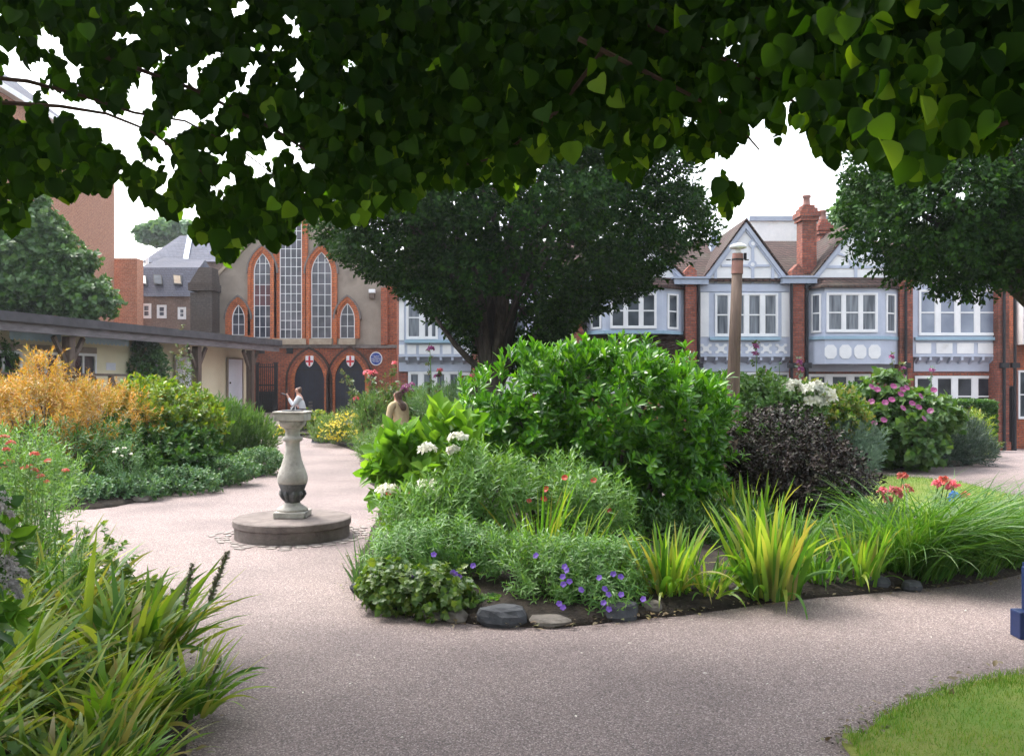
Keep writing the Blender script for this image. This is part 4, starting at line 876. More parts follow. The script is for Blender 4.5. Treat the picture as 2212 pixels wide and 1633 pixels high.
# ------------------------------------------------------------------ wooden lamp post
PY = 13.0; bx_, tx_ = X(1576, PY), X(1594, PY)
t = thing('lamp_post', 'weathered round wooden lamp post with a pink collar and a flat white lamp on top', 'lamp post', (bx_, PY, 0))
def lp(z): return (bx_+(tx_-bx_)*z/3.5, PY, z)
zt = Z(592, PY)
m = MB(); m.tube([lp(0), lp(1.0), lp(2.2), lp(zt)], [.105, .098, .085, .074], 18); m.build('post', M['postwood'], t, smooth=True)
m = MB(); m.tube([lp(zt+.002), lp(Z(560, PY)), lp(Z(548, PY))], [.083, .08, .077], 18); c = m.build('collar', M['posttop'], t, smooth=False)
m = MB(); m.tube([lp(zt+.19), lp(zt+.215)], [.084, .084], 18); m.box(lp(zt+.2)[0]-.16, lp(zt+.2)[0]-.1, PY-.01, PY+.01, zt+.195, zt+.21); m.box(lp(zt+.2)[0]+.1, lp(zt+.2)[0]+.16, PY-.01, PY+.01, zt+.195, zt+.21); m.box(lp(zt+.25)[0]+.09, lp(zt+.25)[0]+.125, PY-.02, PY+.02, zt+.212, zt+.3); m.build('strap', M['black'], c)
lx = lp(3.6)[0]; zl = Z(547, PY)
m = MB(); m.lathe([(.045, 0), (.035, .05), (.035, .06)], (lx, PY, zl), 16); m.build('stem', M['lampwhite'], t)
m = MB(); m.lathe([(.08, .061), (.115, .068), (.125, .09), (.11, .115), (.06, .135), (.02, .14)], (lx, PY, zl), 28); m.build('lamp_head', M['lampwhite'], t, smooth=True)

# ------------------------------------------------------------------ edging stones, bench, bin
def rock(px, py, w, h, d, label, m_='rock', seed=0):
    py = py-8 if py > 1200 else py; w *= .85; h *= .9; x, y = G(px, py); r_ = random.Random(seed*7+1); b = MB(); b.ball((0, 0, 0), 1, 12); v = []
    for p in b.v:
        p = Vector(p); q = p*(1+.28*noise.noise(p*1.3+Vector((seed*3.1, seed, 2)))+.08*noise.noise(p*4+Vector((seed, 0, 0)))); q.x = math.copysign(abs(q.x)**.8, q.x); q.z = min(q.z, .75+.1*p.x)
        v.append((x+q.x*w/2, y+d/2+q.y*d/2, h*.35+q.z*h*.62))
    b.v = v; b.build('edging_stone', M[m_], label=label, cat='stone', group='rocks edging the flower beds')
for i, (px, py, w, h, d, l, mm) in enumerate([
    (812, 1318, .26, .12, .2, 'rounded blue grey stone at the left tip of the central bed', 'rock'), (778, 1292, .2, .09, .16, 'small low grey stone at the far left corner of the central bed', 'rock'),
    (935, 1350, .22, .09, .16, 'small pale stone beside the path below the low yellow green plant', 'rockpale'), (985, 1356, .2, .1, .16, 'pale stone touching the left end of the large dark rock', 'rockpale'),
    (1085, 1366, .42, .16, .24, 'large wedge shaped dark rock at the front of the central bed', 'rock'), (1190, 1366, .34, .08, .2, 'long flat brownish slab right of the large dark rock', 'rockpale'),
    (1340, 1352, .32, .15, .22, 'dark rounded rock below the purple geranium flowers', 'rock'), (1410, 1338, .18, .12, .14, 'upright pale wedge of stone left of the yellow striped sword leaves', 'rockpale'),
    (1545, 1322, .3, .08, .2, 'low dark stone under drooping sword leaves', 'rock'), (1660, 1310, .26, .09, .18, 'low dark stone between two sword leaf clumps', 'rock'),
    (1900, 1285, .26, .13, .2, 'grey stone at the left foot of the big arching daylily clump', 'rock'), (1980, 1288, .2, .1, .16, 'small grey stone under the arching daylily leaves', 'rock'),
    (300, 1085, .3, .1, .2, 'pinkish low stone on the edge of the left bed', 'rockpale'), (590, 1010, .3, .1, .2, 'low stone at the right end of the left bed', 'rockpale'),
    (690, 962, .6, .22, .35, 'big grey stone behind the sundial neck, at the edge of the yellow flower bed', 'rock'), (760, 968, .5, .16, .3, 'grey stone in front of the yellow flowers', 'rock'),
    (2070, 1006, .35, .12, .25, 'pale grey stone at the foot of the lavender by the rear path', 'rockpale'), (2090, 1178, .35, .14, .25, 'flat grey stone by the lawn behind the daylilies', 'rock')]):
    rock(px, py, w, h, d, l, mm, i)
# blue bench: only its foot enters the frame
bx, by = X(2204, 5.6), 5.6
t = thing('park_bench', 'dark blue painted bench, only its foot visible at the right edge of the picture', 'bench', (bx, by, 0))
for dy in (0, -1.5):
    m = MB(); yy = by+dy
    m.box(bx, bx+.55, yy, yy+.12, 0, .17); m.box(bx+.06, bx+.14, yy+.02, yy+.10, .1705, .44); m.box(bx+.42, bx+.5, yy+.02, yy+.10, .1705, .85); m.build('end_frame', M['bluepaint'], t, bevel=.008)
m = MB()
for k in range(4): m.box(bx+.07+.1*k, bx+.15+.1*k, by-1.5, by+.1, .4405, .465)
m.build('seat', M['bluepaint'], t)
m = MB()
for k in range(3): m.box(bx+.395, bx+.418, by-1.5, by+.1, .52+.11*k, .59+.11*k)
m.build('backrest', M['bluepaint'], t)
# low dark box planter or seat end in the left bed
Yq = 17.5; x0, x1 = X(470, Yq), X(523, Yq)
t = thing('dark_bench', 'small dark green bench half buried in the feathery plants of the left bed', 'bench', ((x0+x1)/2, Yq, 0))
m = MB(); m.box(x0, x1, Yq, Yq+.35, Z(985, Yq), Z(977, Yq)); m.build('seat', M['bin'], t, bevel=.01)
for a in (x0+.03, x1-.13): 
    m = MB(); m.box(a, a+.1, Yq+.02, Yq+.33, 0, Z(985, Yq)-.001); m.build('leg', M['bin'], t)

# ------------------------------------------------------------------ people
def skin(name, mt, par, P, Ed, R, sub=2):
    keys = list(P); me = bpy.data.meshes.new(name); me.from_pydata([P[k] for k in keys], [(keys.index(a), keys.index(b)) for a, b in Ed], [])
    o = link(name, me, mt, par); o.modifiers.new('skin', 'SKIN'); 
    if not me.skin_vertices: 
        bpy.context.view_layer.objects.active = o
    for i, k in enumerate(keys):
        r = R[k]; me.skin_vertices[0].data[i].radius = (r, r) if not isinstance(r, tuple) else r
    me.skin_vertices[0].data[0].use_root = True
    s = o.modifiers.new('sub', 'SUBSURF'); s.levels = sub; s.render_levels = sub
    for pg in me.polygons: pg.use_smooth = True
    return o
def person(label, base, fwd, seat, lean, arms, legs, outfit, long_hair, headtilt=.04):
    fw = Vector((fwd[0], fwd[1], 0)).normalized(); sd = Vector((-fw.y, fw.x, 0)); b = Vector(base)
    t = thing('person', label, 'person', base)
    def p(f, s, u): return b+fw*f+sd*s+Vector((0, 0, u))
    P = {'hip': p(0, 0, seat+.08), 'belly': p(lean*.3, 0, seat+.25), 'chest': p(lean*.75, 0, seat+.43), 'neck0': p(lean, 0, seat+.56), 'neck': p(lean+.02, 0, seat+.63), 'skull': p(lean+headtilt, 0, seat+.73), 'crown': p(lean+headtilt+.005, 0, seat+.80)}
    R = {'hip': (.14, .12), 'belly': (.13, .11), 'chest': (.15, .11), 'neck0': .07, 'neck': .05, 'skull': (.078, .09), 'crown': (.06, .07)}
    Ed = [('hip','belly'), ('belly','chest'), ('chest','neck0'), ('neck0','neck'), ('neck','skull'), ('skull','crown')]
    for nm, s in (('l', 1), ('r', -1)):
        el, ha = arms[nm]; kn, an = legs[nm]
        P.update({'sh'+nm: p(lean*.95, s*(.19 if long_hair else .16), seat+.52), 'el'+nm: p(*el), 'wr'+nm: p(*ha), 'th'+nm: p(.06, s*.09, seat+.07), 'kn'+nm: p(*kn), 'an'+nm: p(*an), 'to'+nm: p(an[0]+.13, an[1], an[2]-.04)})
        R.update({'sh'+nm: .058, 'el'+nm: .04, 'wr'+nm: .027, 'th'+nm: .08, 'kn'+nm: .057, 'an'+nm: .036, 'to'+nm: .032})
        Ed += [('neck0','sh'+nm), ('sh'+nm,'el'+nm), ('el'+nm,'wr'+nm), ('hip','th'+nm), ('th'+nm,'kn'+nm), ('kn'+nm,'an'+nm), ('an'+nm,'to'+nm)]
        d = (P['wr'+nm]-P['el'+nm]).normalized(); x = d.cross(sd).normalized()
        P['pa'+nm] = P['wr'+nm]+d*.05; R['pa'+nm] = (.036, .018); Ed.append(('wr'+nm, 'pa'+nm))
        for k in range(5):
            o1 = sd*((k-1.5)*.018) if k < 4 else sd*(-s*.04)
            L = (.06, .07, .068, .055, .03)[k]; a = 'f%d%s' % (k, nm); P[a] = P['pa'+nm]+o1+d*(.02 if k < 4 else -.01); P[a+'t'] = P[a]+d*L*.8+x*.02*(1 if k < 4 else 0)+(sd*(-s*.01) if k == 4 else Vector((0,0,0)))
            R[a] = .010; R[a+'t'] = .008; Ed += [('pa'+nm, a), (a, a+'t')]
    body = skin('body', M['skin'], t, P, Ed, R)
    top = {k: P[k] for k in ('belly', 'hip', 'chest', 'neck0', 'shl', 'shr', 'ell', 'elr')}; rt = {'belly': (.16, .13), 'hip': (.165, .14), 'chest': (.175, .13), 'neck0': .085, 'shl': .082, 'shr': .082, 'ell': .06, 'elr': .06}
    et = [('hip','belly'), ('belly','chest'), ('chest','neck0'), ('neck0','shl'), ('neck0','shr'), ('shl','ell'), ('shr','elr')]
    if outfit['sleeve']:
        for nm in 'lr': top['cu'+nm] = P['el'+nm].lerp(P['wr'+nm], .9); rt['cu'+nm] = .044; et.append(('el'+nm, 'cu'+nm))
    skin('jacket' if outfit['sleeve'] else 'top', M[outfit['top']], t, top, et, rt)
    lg = {k: P[k] for k in ('hip', 'thl', 'thr', 'knl', 'knr')}; rl = {'hip': (.155, .13), 'thl': .10, 'thr': .10, 'knl': .075, 'knr': .075}; el_ = [('hip','thl'), ('hip','thr'), ('thl','knl'), ('thr','knr')]
    for nm in 'lr': lg['hm'+nm] = P['kn'+nm].lerp(P['an'+nm], .85); rl['hm'+nm] = .058; el_.append(('kn'+nm, 'hm'+nm))
    skin('trousers', M[outfit['leg']], t, lg, el_, rl)
    for nm in 'lr': skin('shoe', M['black'], t, {'a': P['an'+nm]-Vector((0, 0, .03)), 'b': P['an'+nm]+fw*.08-Vector((0, 0, .045)), 'c': P['to'+nm]+fw*.04}, [('a','b'), ('b','c')], {'a': .045, 'b': .042, 'c': .03}, 1)
    hd = P['skull']
    hh = {'t': hd+Vector((0, 0, .085))-fw*.015, 'b': hd-fw*.045+Vector((0, 0, .02)), 'n': P['neck']-fw*.055}; rh = {'t': (.085, .09), 'b': (.095, .085), 'n': (.07, .045)}; eh = [('t','b'), ('b','n')]
    if long_hair: hh['e'] = P['chest']-fw*.13+Vector((0, 0, .10)); rh['e'] = (.11, .035); eh.append(('n','e')); hh['g'] = P['chest']-fw*.15+Vector((0, 0, -.02)); rh['g'] = (.06, .02); eh.append(('e','g'))
    skin('hair', M['hair'], t, hh, eh, rh)
    fc = MB(); fx = hd+fw*.078; fc.ball(fx+Vector((0, 0, -.012)), .014, 6, 1.5); fc.build('nose', M['skin'], body, smooth=True)
    fc = MB()
    for s in (-1, 1): fc.ball(hd+fw*.070+sd*(s*.03)+Vector((0, 0, .018)), .011, 6)
    fc.build('eyes', M['black'], body); fc = MB(); fc.ball(hd+fw*.072+Vector((0, 0, -.045)), .013, 6, .35); fc.build('mouth', M['pinkcloth'], body)
    fc = MB()
    for s in (-1, 1): fc.ball(hd+sd*(s*.078), .022, 6, 1.4)
    fc.build('ears', M['skin'], body)
    return t
Y1 = 26.0; x1 = X(654, Y1); g1 = gz(x1, Y1)
person('person with brown hair and white sleeves seated in profile beyond the sundial', (x1, Y1, g1), (-1, -.12), .46, .10,
       {'l': ((.26, .16, .74), (.40, .08, 1.0)), 'r': ((.26, -.16, .72), (.42, -.08, .98))}, {'l': ((.5, .1, .52), (.52, .1, .1)), 'r': ((.5, -.1, .52), (.46, -.12, .1))}, dict(top='whitecloth', leg='pinkcloth', sleeve=True), False)
bk = MB(); c0 = Vector((x1-.46, Y1-.02, g1+1.06)); bk.add([c0+Vector(v) for v in ((-.15, -.13, .03), (.02, -.13, -.02), (.02, .13, -.02), (-.15, .13, .03), (-.15, -.13, .05), (.02, -.13, 0), (.02, .13, 0), (-.15, .13, .05))], [(3,2,1,0), (4,5,6,7), (0,1,5,4), (1,2,6,5), (2,3,7,6), (3,0,4,7)])
bk.build('open_book', M['metal'], label='dark book held up by the person in white sleeves', cat='book')
t = thing('garden_chair', 'thin black metal garden chair under the person in white sleeves', 'chair', (x1, Y1, g1))
m = MB(); m.box(x1-.34, x1+.22, Y1-.25, Y1+.25, g1+.42, g1+.45); m.build('seat', M['metal'], t)
m = MB()
for k in range(4): m.box(x1+.205, x1+.225, Y1-.25, Y1+.25, g1+.52+.1*k, g1+.57+.1*k)
m.box(x1-.3, x1+.2, Y1-.27, Y1-.24, g1+.64, g1+.67); m.build('backrest', M['metal'], t)
for a in (-.32, .2):
    for s in (-.23, .23): m = MB(); m.tube([(x1+a+(.03 if a > 0 else -.05), Y1+s, g1), (x1+a, Y1+s, g1+.42)], .015, 6); m.build('leg', M['metal'], t)
t = thing('small_table', 'low black metal side table in front of the seated person, a white cup on it', 'table', (x1-.1, Y1-.55, g1))
m = MB(); m.box(x1-.36, x1+.2, Y1-.75, Y1-.33, g1+.60, g1+.63); m.build('table_top', M['metal'], t)
for a in (-.33, .17):
    for s in (-.72, -.36): m = MB(); m.tube([(x1+a, Y1+s, g1), (x1+a, Y1+s, g1+.6)], .015, 6); m.build('leg', M['metal'], t)
m = MB(); m.lathe([(.05, 0), (.07, .02), (.075, .09), (.068, .09), (.06, .03)], (x1-.14, Y1-.55, g1+.631), 18); m.build('cup', M['white'], label='small white cup on the black side table', cat='cup')
Y2 = 18.6; x2 = X(868, Y2)
person('person with long brown hair in a tan jacket seen from behind, seated among the flowers', (x2, Y2, .17), (-.75, .66), .42, .12,
       {'l': ((.14, .25, .62), (.30, .16, .50)), 'r': ((.14, -.25, .62), (.30, -.16, .50))}, {'l': ((.45, .12, .50), (.48, .12, .12)), 'r': ((.45, -.10, .50), (.55, -.12, .12))}, dict(top='jacket', leg='beige', sleeve=True), True, .02)
t = thing('wooden_bench', 'plain wooden bench hidden among flowers beneath the person in tan', 'bench', (x2, Y2, 0))
m = MB(); m.box(x2-.5, x2+.5, Y2-.2, Y2+.2, .52, .57); m.build('seat', M['wood'], t)
for s in (-.42, .42): m = MB(); m.box(x2+s-.04, x2+s+.04, Y2-.16, Y2+.16, .05, .519); m.build('leg', M['wood'], t)

# ------------------------------------------------------------------ plants
def stems(b, x, y, n, h, sp, r_, m_='twig', par=None, name='stem', z0=0):
    m = MB()
    for k in range(n):
        a = r_.uniform(0, 6.28); q = r_.uniform(.2, 1)*sp; bx, by = x+.12*math.cos(a)*sp, y+.12*math.sin(a)*sp; g = gz(x, y)+z0
        m.tube([(bx, by, g), (bx+.4*q*math.cos(a), by+.4*q*math.sin(a), g+h*.5), (bx+q*math.cos(a), by+q*math.sin(a), g+h*r_.uniform(.8, 1))], [.012, .009, .004], 5)
    return m.build(name, M[m_], par)
def shrub(name, label, cat, ells, n, k, L, T, lm, spread=(.5, 1.2), along=.08, droop=0., seed=0, group=None, rmin=.5, rough=.18, updir=.5, stem=(8, .5), jit=.4, zmin=.03, woody='bark'):
    rng = np.random.default_rng(seed+11); r_ = random.Random(seed)
    P, A = ell_pts(rng, ells, n, rmin, rough, updir, jit=jit, zmin=zmin)
    c = np.mean([e[0] for e in ells], 0); x, y = float(c[0]), float(c[1])
    t = thing(name, label, cat, (x, y, gz(x, y)), group)
    b = NP(); b.add(*sprigs(rng, P, A, k, L, T, spread, along, droop)); b.build('foliage', M[lm], t)
    top = max(e[0][2]+e[1][2]*.5 for e in ells); rad = max(abs(e[0][0]-x)+e[1][0]*.5 for e in ells); m = MB()
    for i in range(stem[0]):
        e = ells[i % len(ells)]; a = r_.uniform(0, 6.28); q = r_.uniform(.2, .75); tx, ty, tz = e[0][0]+e[1][0]*q*math.cos(a), e[0][1]+e[1][1]*q*math.sin(a), e[0][2]+e[1][2]*r_.uniform(.1, .6)
        bx, by = x+(e[0][0]-x)*.4+.1*math.cos(a), y+(e[0][1]-y)*.4+.1*math.sin(a); g = gz(bx, by)
        m.tube([(bx, by, g), (bx*.6+tx*.4, by*.6+ty*.4, g+(tz-g)*.55), (tx, ty, tz)], [.03*stem[1], .02*stem[1], .008*stem[1]], 6)
    if stem[0]: m.build('stem', M[woody], t, smooth=True)
    return t
def flower(par, c, r, lm, petals=5, nrmv=None, name='flower', rng=None, label=None):
    rng = rng or np.random.default_rng(1); nv = np.array(nrmv if nrmv is not None else (rng.normal(0, .3), -.8, .6)); nv = nv/np.linalg.norm(nv)
    P = np.repeat(np.array(c, dtype=float)[None], petals, 0); e1 = nrm(np.cross(nv, [0, 0, 1.])[None])[0]; e2 = np.cross(nv, e1); a = np.arange(petals)*2*math.pi/petals+rng.uniform(0, 1)
    D = e1*np.cos(a)[:, None]+e2*np.sin(a)[:, None]+nv*.35; b = NP(); b.add(*leaves(P, D, np.repeat(nv[None], petals, 0), r, leaf_tmpl([(0, .1), (.4, .42), (.8, .42), (1, .2)], .1, .1)))
    return b.build(name, M[lm], par, label=label)
def cluster(par, c, R, n, r, lm, name='flower_head', seed=0, flat=.5, T=T_OVAL):
    rng = np.random.default_rng(seed); d = nrm(rng.normal(size=(n, 3))); d[:, 2] = np.abs(d[:, 2])*.9
    P = np.array(c)+d*np.array([R, R, R*flat])*rng.uniform(.75, 1, (n, 1)); b = NP(); b.add(*sprigs(rng, P, nrm(d+np.array([0, -.3, .3])), 4, r, T, (1.1, 1.5), 0)); return b.build(name, M[lm], par)

# central bed: the big glossy shrub
t = shrub('evergreen_shrub', 'large bright green shrub with whorled spoon shaped leaves filling the middle of the bed', 'shrub',
    [E(1330,900,9.7,215,140,.95), E(1215,875,9.6,110,92,.7), E(1050,930,9.6,85,66,.55), E(1450,930,9.8,125,130,.75), E(1300,1010,9.6,250,90,.85), E(1130,960,9.4,120,90,.6), E(1420,1050,9.5,150,60,.6), E(1240,1060,9.5,120,50,.5)], 3000, 9, .105, T_SPAT, 'glossy_leaf', (.35, 1.15), .05, 0, 1, rmin=.6, rough=.27, updir=.65, stem=(16, 1.4))
t2 = NP(); rng = np.random.default_rng(5)
P = np.array([at(px, py, 9.3+rng.uniform(-.3, .3)) for px, py in zip(rng.uniform(1000, 1560, 110), rng.uniform(0, 1, 110))])
for i, p in enumerate(P):
    px = p[0]/p[1]*F+CX; p[2] = Z((862-(px-1000)*.55 if px < 1105 else 782+.9*abs(px-1290)*(.05 if px < 1290 else .35))+rng.uniform(-16, 18), p[1])
t2.add(*sprigs(rng, P, np.tile([0, 0, 1.], (110, 1))+rng.normal(0, .25, (110, 3)), 10, .11, T_SPAT, (.2, .9), .14)); t2.build('young_shoots', M['glossy_leaf'], t)
shrub('purple_shrub', 'rounded shrub with small blackish purple leaves right of the big green shrub', 'shrub',
    [E(1690,985,9.9,110,90,.6), E(1770,1050,9.7,105,85,.55), E(1640,1060,9.8,80,80,.45), E(1730,1090,9.6,110,70,.5)], 3400, 7, .042, T_OVAL, 'purple_leaf', (.5, 1.3), .09, 0, 2, rmin=.55, rough=.32, stem=(10, .8))
# hydrangea with big leaves and white heads
t = shrub('hydrangea', 'hydrangea with broad light green leaves and flat white flower heads', 'shrub',
    [E(875,1025,8.4,58,62,.3), E(965,990,8.5,60,75,.35), E(920,1075,8.3,80,60,.35)], 125, 7, .17, T_OVAL, 'hydrangea_leaf', (.5, 1.1), .16, 0, 3, rmin=.3, updir=.9, stem=(10, .5))
rng = np.random.default_rng(8); P = np.array([at(px, py, 8.2) for px, py in ((848,978),(880,985),(940,925),(965,945),(1000,960),(870,1020),(838,1005),(940,985),(1010,1000))]); b = NP(); b.add(*sprigs(rng, P, np.tile([0, -.15, 1.], (len(P), 1)), 8, .22, T_OVAL, (.2, .8), .18)); b.build('top_leaves', M['hydrangea_leaf'], t)
for i, (px, py, R) in enumerate(((990,948,.075), (922,972,.075), (926,1056,.115), (838,1062,.095), (862,1122,.05), (980,975,.05), (935,1066,.06))): cluster(t, at(px, py, 7.72), R*1.05, 34, .036, 'white_petal', seed=i, flat=.75)
# spear shoots behind, feathery perennials, geraniums, low plants
shrub('feathery_perennial', 'leafy pale green perennial in front of the hydrangea', 'plant', [E(960,1120,7.7,110,55,.35), E(1050,1080,7.8,90,80,.35), E(900,1150,7.5,70,50,.3)], 520, 14, .075, T_LANCE, 'feather_leaf', (.5, 1.1), .22, .1, 4, rmin=.4, updir=1.4, stem=(14, .3))
shrub('feathery_perennial', 'soft grey green plant beside the dark gap right of the tall striped sword leaves', 'plant', [E(1270,1110,7.9,80,60,.35), E(1220,1065,8.3,70,50,.3)], 330, 14, .07, T_LANCE, 'feather_leaf', (.5, 1.1), .2, .1, 5, rmin=.4, updir=1.4, stem=(8, .3))
shrub('feathery_perennial', 'fine leaved green plant at the near front of the bed above the large dark rock', 'plant', [E(1180,1260,6.4,75,60,.2), E(1110,1215,6.7,70,45,.2)], 240, 13, .055, T_LANCE, 'feather_leaf', (.5, 1.1), .16, .1, 6, rmin=.3, updir=1.2, stem=(8, .3))
def geranium(label, ells, n, seed, fl, Y, lm='geranium_leaf', L=.05):
    t = shrub('cranesbill', label, 'plant', ells, int(n*(1.5 if fl else 1)), 11 if fl else 8, L, T_LANCE if fl else T_LOBE, lm, (.8, 1.4), .10, .1, seed, rmin=.3, updir=.8, stem=(8, .25)); rg = np.random.default_rng(seed)
    for (px, py) in fl: flower(t, at(px, py, Y-.38), .022, 'purple_petal', rng=rg)
geranium('cranesbill with violet flowers at the left front of the bed', [E(880,1200,6.9,90,55,.3), E(960,1180,7.0,80,50,.3), E(1040,1190,6.9,60,40,.25)], 420, 7, [(937,1198),(984,1240),(992,1246),(895,1246),(1022,1222),(978,1236)], 6.6)
geranium('cranesbill covered in violet blue flowers below the sword leaves', [E(1240,1230,6.6,90,60,.3), E(1330,1240,6.6,75,60,.28), E(1290,1290,6.3,90,40,.22)], 560, 8, [(1158,1200),(1220,1224),(1225,1232),(1216,1246),(1255,1274),(1306,1272),(1314,1284),(1325,1240),(1341,1246),(1304,1302),(1315,1316),(1390,1294),(1208,1304),(1216,1312),(1295,1248),(1342,1284),(1230,1256),(1217,1262)], 6.35)
geranium('low yellowish green leafy mat spilling over the edging at the front left of the bed', [E(880,1285,6.3,90,42,.2), E(960,1290,6.2,55,40,.2), E(835,1265,6.5,45,35,.2)], 420, 9, [], 6.2, 'low_leaf', .045)
for i, (px, py, Y, lb) in enumerate(((1460,1100,7.6,''),)): pass
shrub('ground_cover', 'sparse low leaves creeping over bare soil behind the flat slab and dark rock', 'plant', [E(1060,1320,6.35,50,14,.2), E(1190,1330,6.3,60,12,.15), E(1400,1310,6.6,60,16,.25)], 130, 7, .035, T_LOBE, 'geranium_leaf', (.6, 1.3), .05, 0, 10, rmin=.2, stem=(0, 0))
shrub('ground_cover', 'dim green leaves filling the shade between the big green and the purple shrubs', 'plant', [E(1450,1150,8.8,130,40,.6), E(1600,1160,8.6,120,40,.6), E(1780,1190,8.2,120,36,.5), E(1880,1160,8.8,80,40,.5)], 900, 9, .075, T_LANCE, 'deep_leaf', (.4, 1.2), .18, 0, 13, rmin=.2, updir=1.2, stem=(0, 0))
# bright red specks on thin stalks in the middle of the bed
t = thing('helenium', 'thin stalked plant with a few small orange red flowers in front of the big shrub', 'plant', (X(1200, 7.8), 7.8, 0)); rg = np.random.default_rng(3); m = MB()
for (px, py) in ((1142,1082),(1175,1078),(1220,1032),(1180,1057),(1315,1103),(888,1062),(840,1065),(1283,1038)):
    p = at(px, py, 7.7); m.tube([(p.x+.05, 7.75, 0), (p.x+.02, 7.72, p.z*.5), tuple(p)], [.005, .004, .003], 5); flower(t, p, .028, 'red_petal', 8, rng=rg)
m.build('stem', M['feather_leaf'], t)
# sword-leaved clumps
def sword(label, px, py, r, n, L, w, seed, lm='sword_leaf', th=(.0, .5), kap=(.0, .9), name='sword_lily', cat='plant', bent=.15, Y=None, az=None, extra=None):
    rng = np.random.default_rng(seed+50)
    x, y = (X(px, Y), Y) if Y else G(px, py)
    n = int(n*1.15); w *= 1.75; L *= 1.1; r *= 1.2; t = thing(name, label, cat, (x, y, gz(x, y)), None); b = NP(); nb = int(n*bent)
    b.add(*clump(rng, x, y, r, n-nb, L, w, th, kap, az=az)); b.add(*clump(rng, x, y, r, max(nb, 2), L*.9, w*.8, (.3, .9), (1.4, 2.6), 9)); b.build('leaves', M[lm], t)
    if extra: extra(t, x, y)
    return t
sword('tall striped sword leaves rising from the middle of the bed', 1165, 1248, .13, 60, .70, .02, 1, th=(0, .6))
sword('fan of sword leaves leaning to the right, behind the violet flowers', 1262, 1190, .12, 34, .60, .018, 2, th=(.1, .7), Y=7.3, az=(.0, .6))
sword('yellow striped sword leaf clump at the path edge in the centre', 1440, 1300, .14, 85, .56, .03, 3)
sword('small sword leaf tuft with pale drooping tips right of the yellow striped clump', 1530, 1300, .12, 50, .40, .022, 4, th=(.2, .8))
sword('largest upright sword leaf clump, bright green, right of centre', 1665, 1295, .17, 110, .68, .034, 5)
sword('sword leaf clump behind, in the shade of the purple shrub', 1620, 1180, .2, 70, .62, .03, 6, Y=8.9, th=(0, .35))
sword('low blue green iris fan left of the daylilies', 1765, 1270, .15, 60, .36, .022, 7, lm='day_leaf', th=(.1, .6))
sword('sword leaf tuft touching the daylilies on their left', 1855, 1270, .12, 60, .50, .026, 8, th=(0, .4))
sword('small iris tuft between the tall clump and the low blue green fan', 1720, 1255, .1, 40, .42, .02, 9, th=(.1, .5))
sword('stiff blue green iris fan at the left tip of the central bed', 800, 1268, .09, 34, .34, .016, 10, lm='bluegreen_leaf', th=(0, .45), kap=(0, .3), bent=0)
sword('tiny iris fan at the very edge of the path, left tip of the bed', 772, 1268, .04, 16, .17, .012, 11, lm='bluegreen_leaf', th=(0, .6), kap=(0, .4), bent=0)
for i, (px, py, L, n, lb) in enumerate(((1965,1250,.95,300,'huge arching daylily clump spilling towards the path'), (2065,1240,.9,280,'arching daylily clump right of the largest one'), (2150,1222,.85,240,'daylily clump close to the right edge of the picture'), (2240,1205,.8,190,'daylily clump running out of the picture at right'), (1900,1245,.5,110,'smaller daylily clump behind the grey edging stone'))):
    rng = np.random.default_rng(200+i); x, y = G(px, py); t = thing('daylily', lb, 'plant', (x, y, 0), 'daylily clumps along the path'); b = NP(); b.add(*clump(rng, x, y, .28, n, L*1.02, .02, (.05, .5), (.9, 2.2), 9)); b.add(*clump(rng, x, y-.05, .28, n, L*1.12, .018, (.25, .75), (.8, 1.7), 9, az=(-.8, .6))); b.build('leaves', M['day_leaf'], t)
t = thing('pink_lily', 'group of salmon pink flowers on stalks above the daylilies', 'plant', (X(2000, 8.0), 8.0, 0)); m = MB()
for i, (px, py, R) in enumerate(((1950,1030,.03),(1932,1060,.04),(1908,1062,.035),(1958,1058,.045),(1938,1068,.035),(2027,1045,.04),(2040,1040,.04),(2058,1048,.05),(2048,1052,.035),(2083,1073,.04),(1917,1080,.035))):
    p = at(px, py, 7.9); m.tube([(p.x-.05, 8.0, 0), (p.x-.03, 7.95, p.z*.6), tuple(p)], [.006, .005, .004], 5); cluster(t, tuple(p), R, 12, .035, 'pink_petal' if i % 3 else 'coral_petal', seed=i, flat=.9)
m.build('stem', M['day_leaf'], t)
p = at(2062, 1072, 7.8); t = thing('blue_hyacinth', 'single bright blue flower spike among the pink lilies', 'flower', (p.x, p.y, 0)); m = MB(); m.tube([(p.x, p.y, 0), tuple(p)], .006, 5); m.build('stem', M['day_leaf'], t)
M['blue_petal'] = leafmat('blue_petal', [(.03, .16, .6), (.06, .26, .75)], .2, tcol=(1, 1, 1.2)); cluster(t, (p.x, p.y, p.z-.02), .045, 30, .03, 'blue_petal', seed=9, flat=1.3)

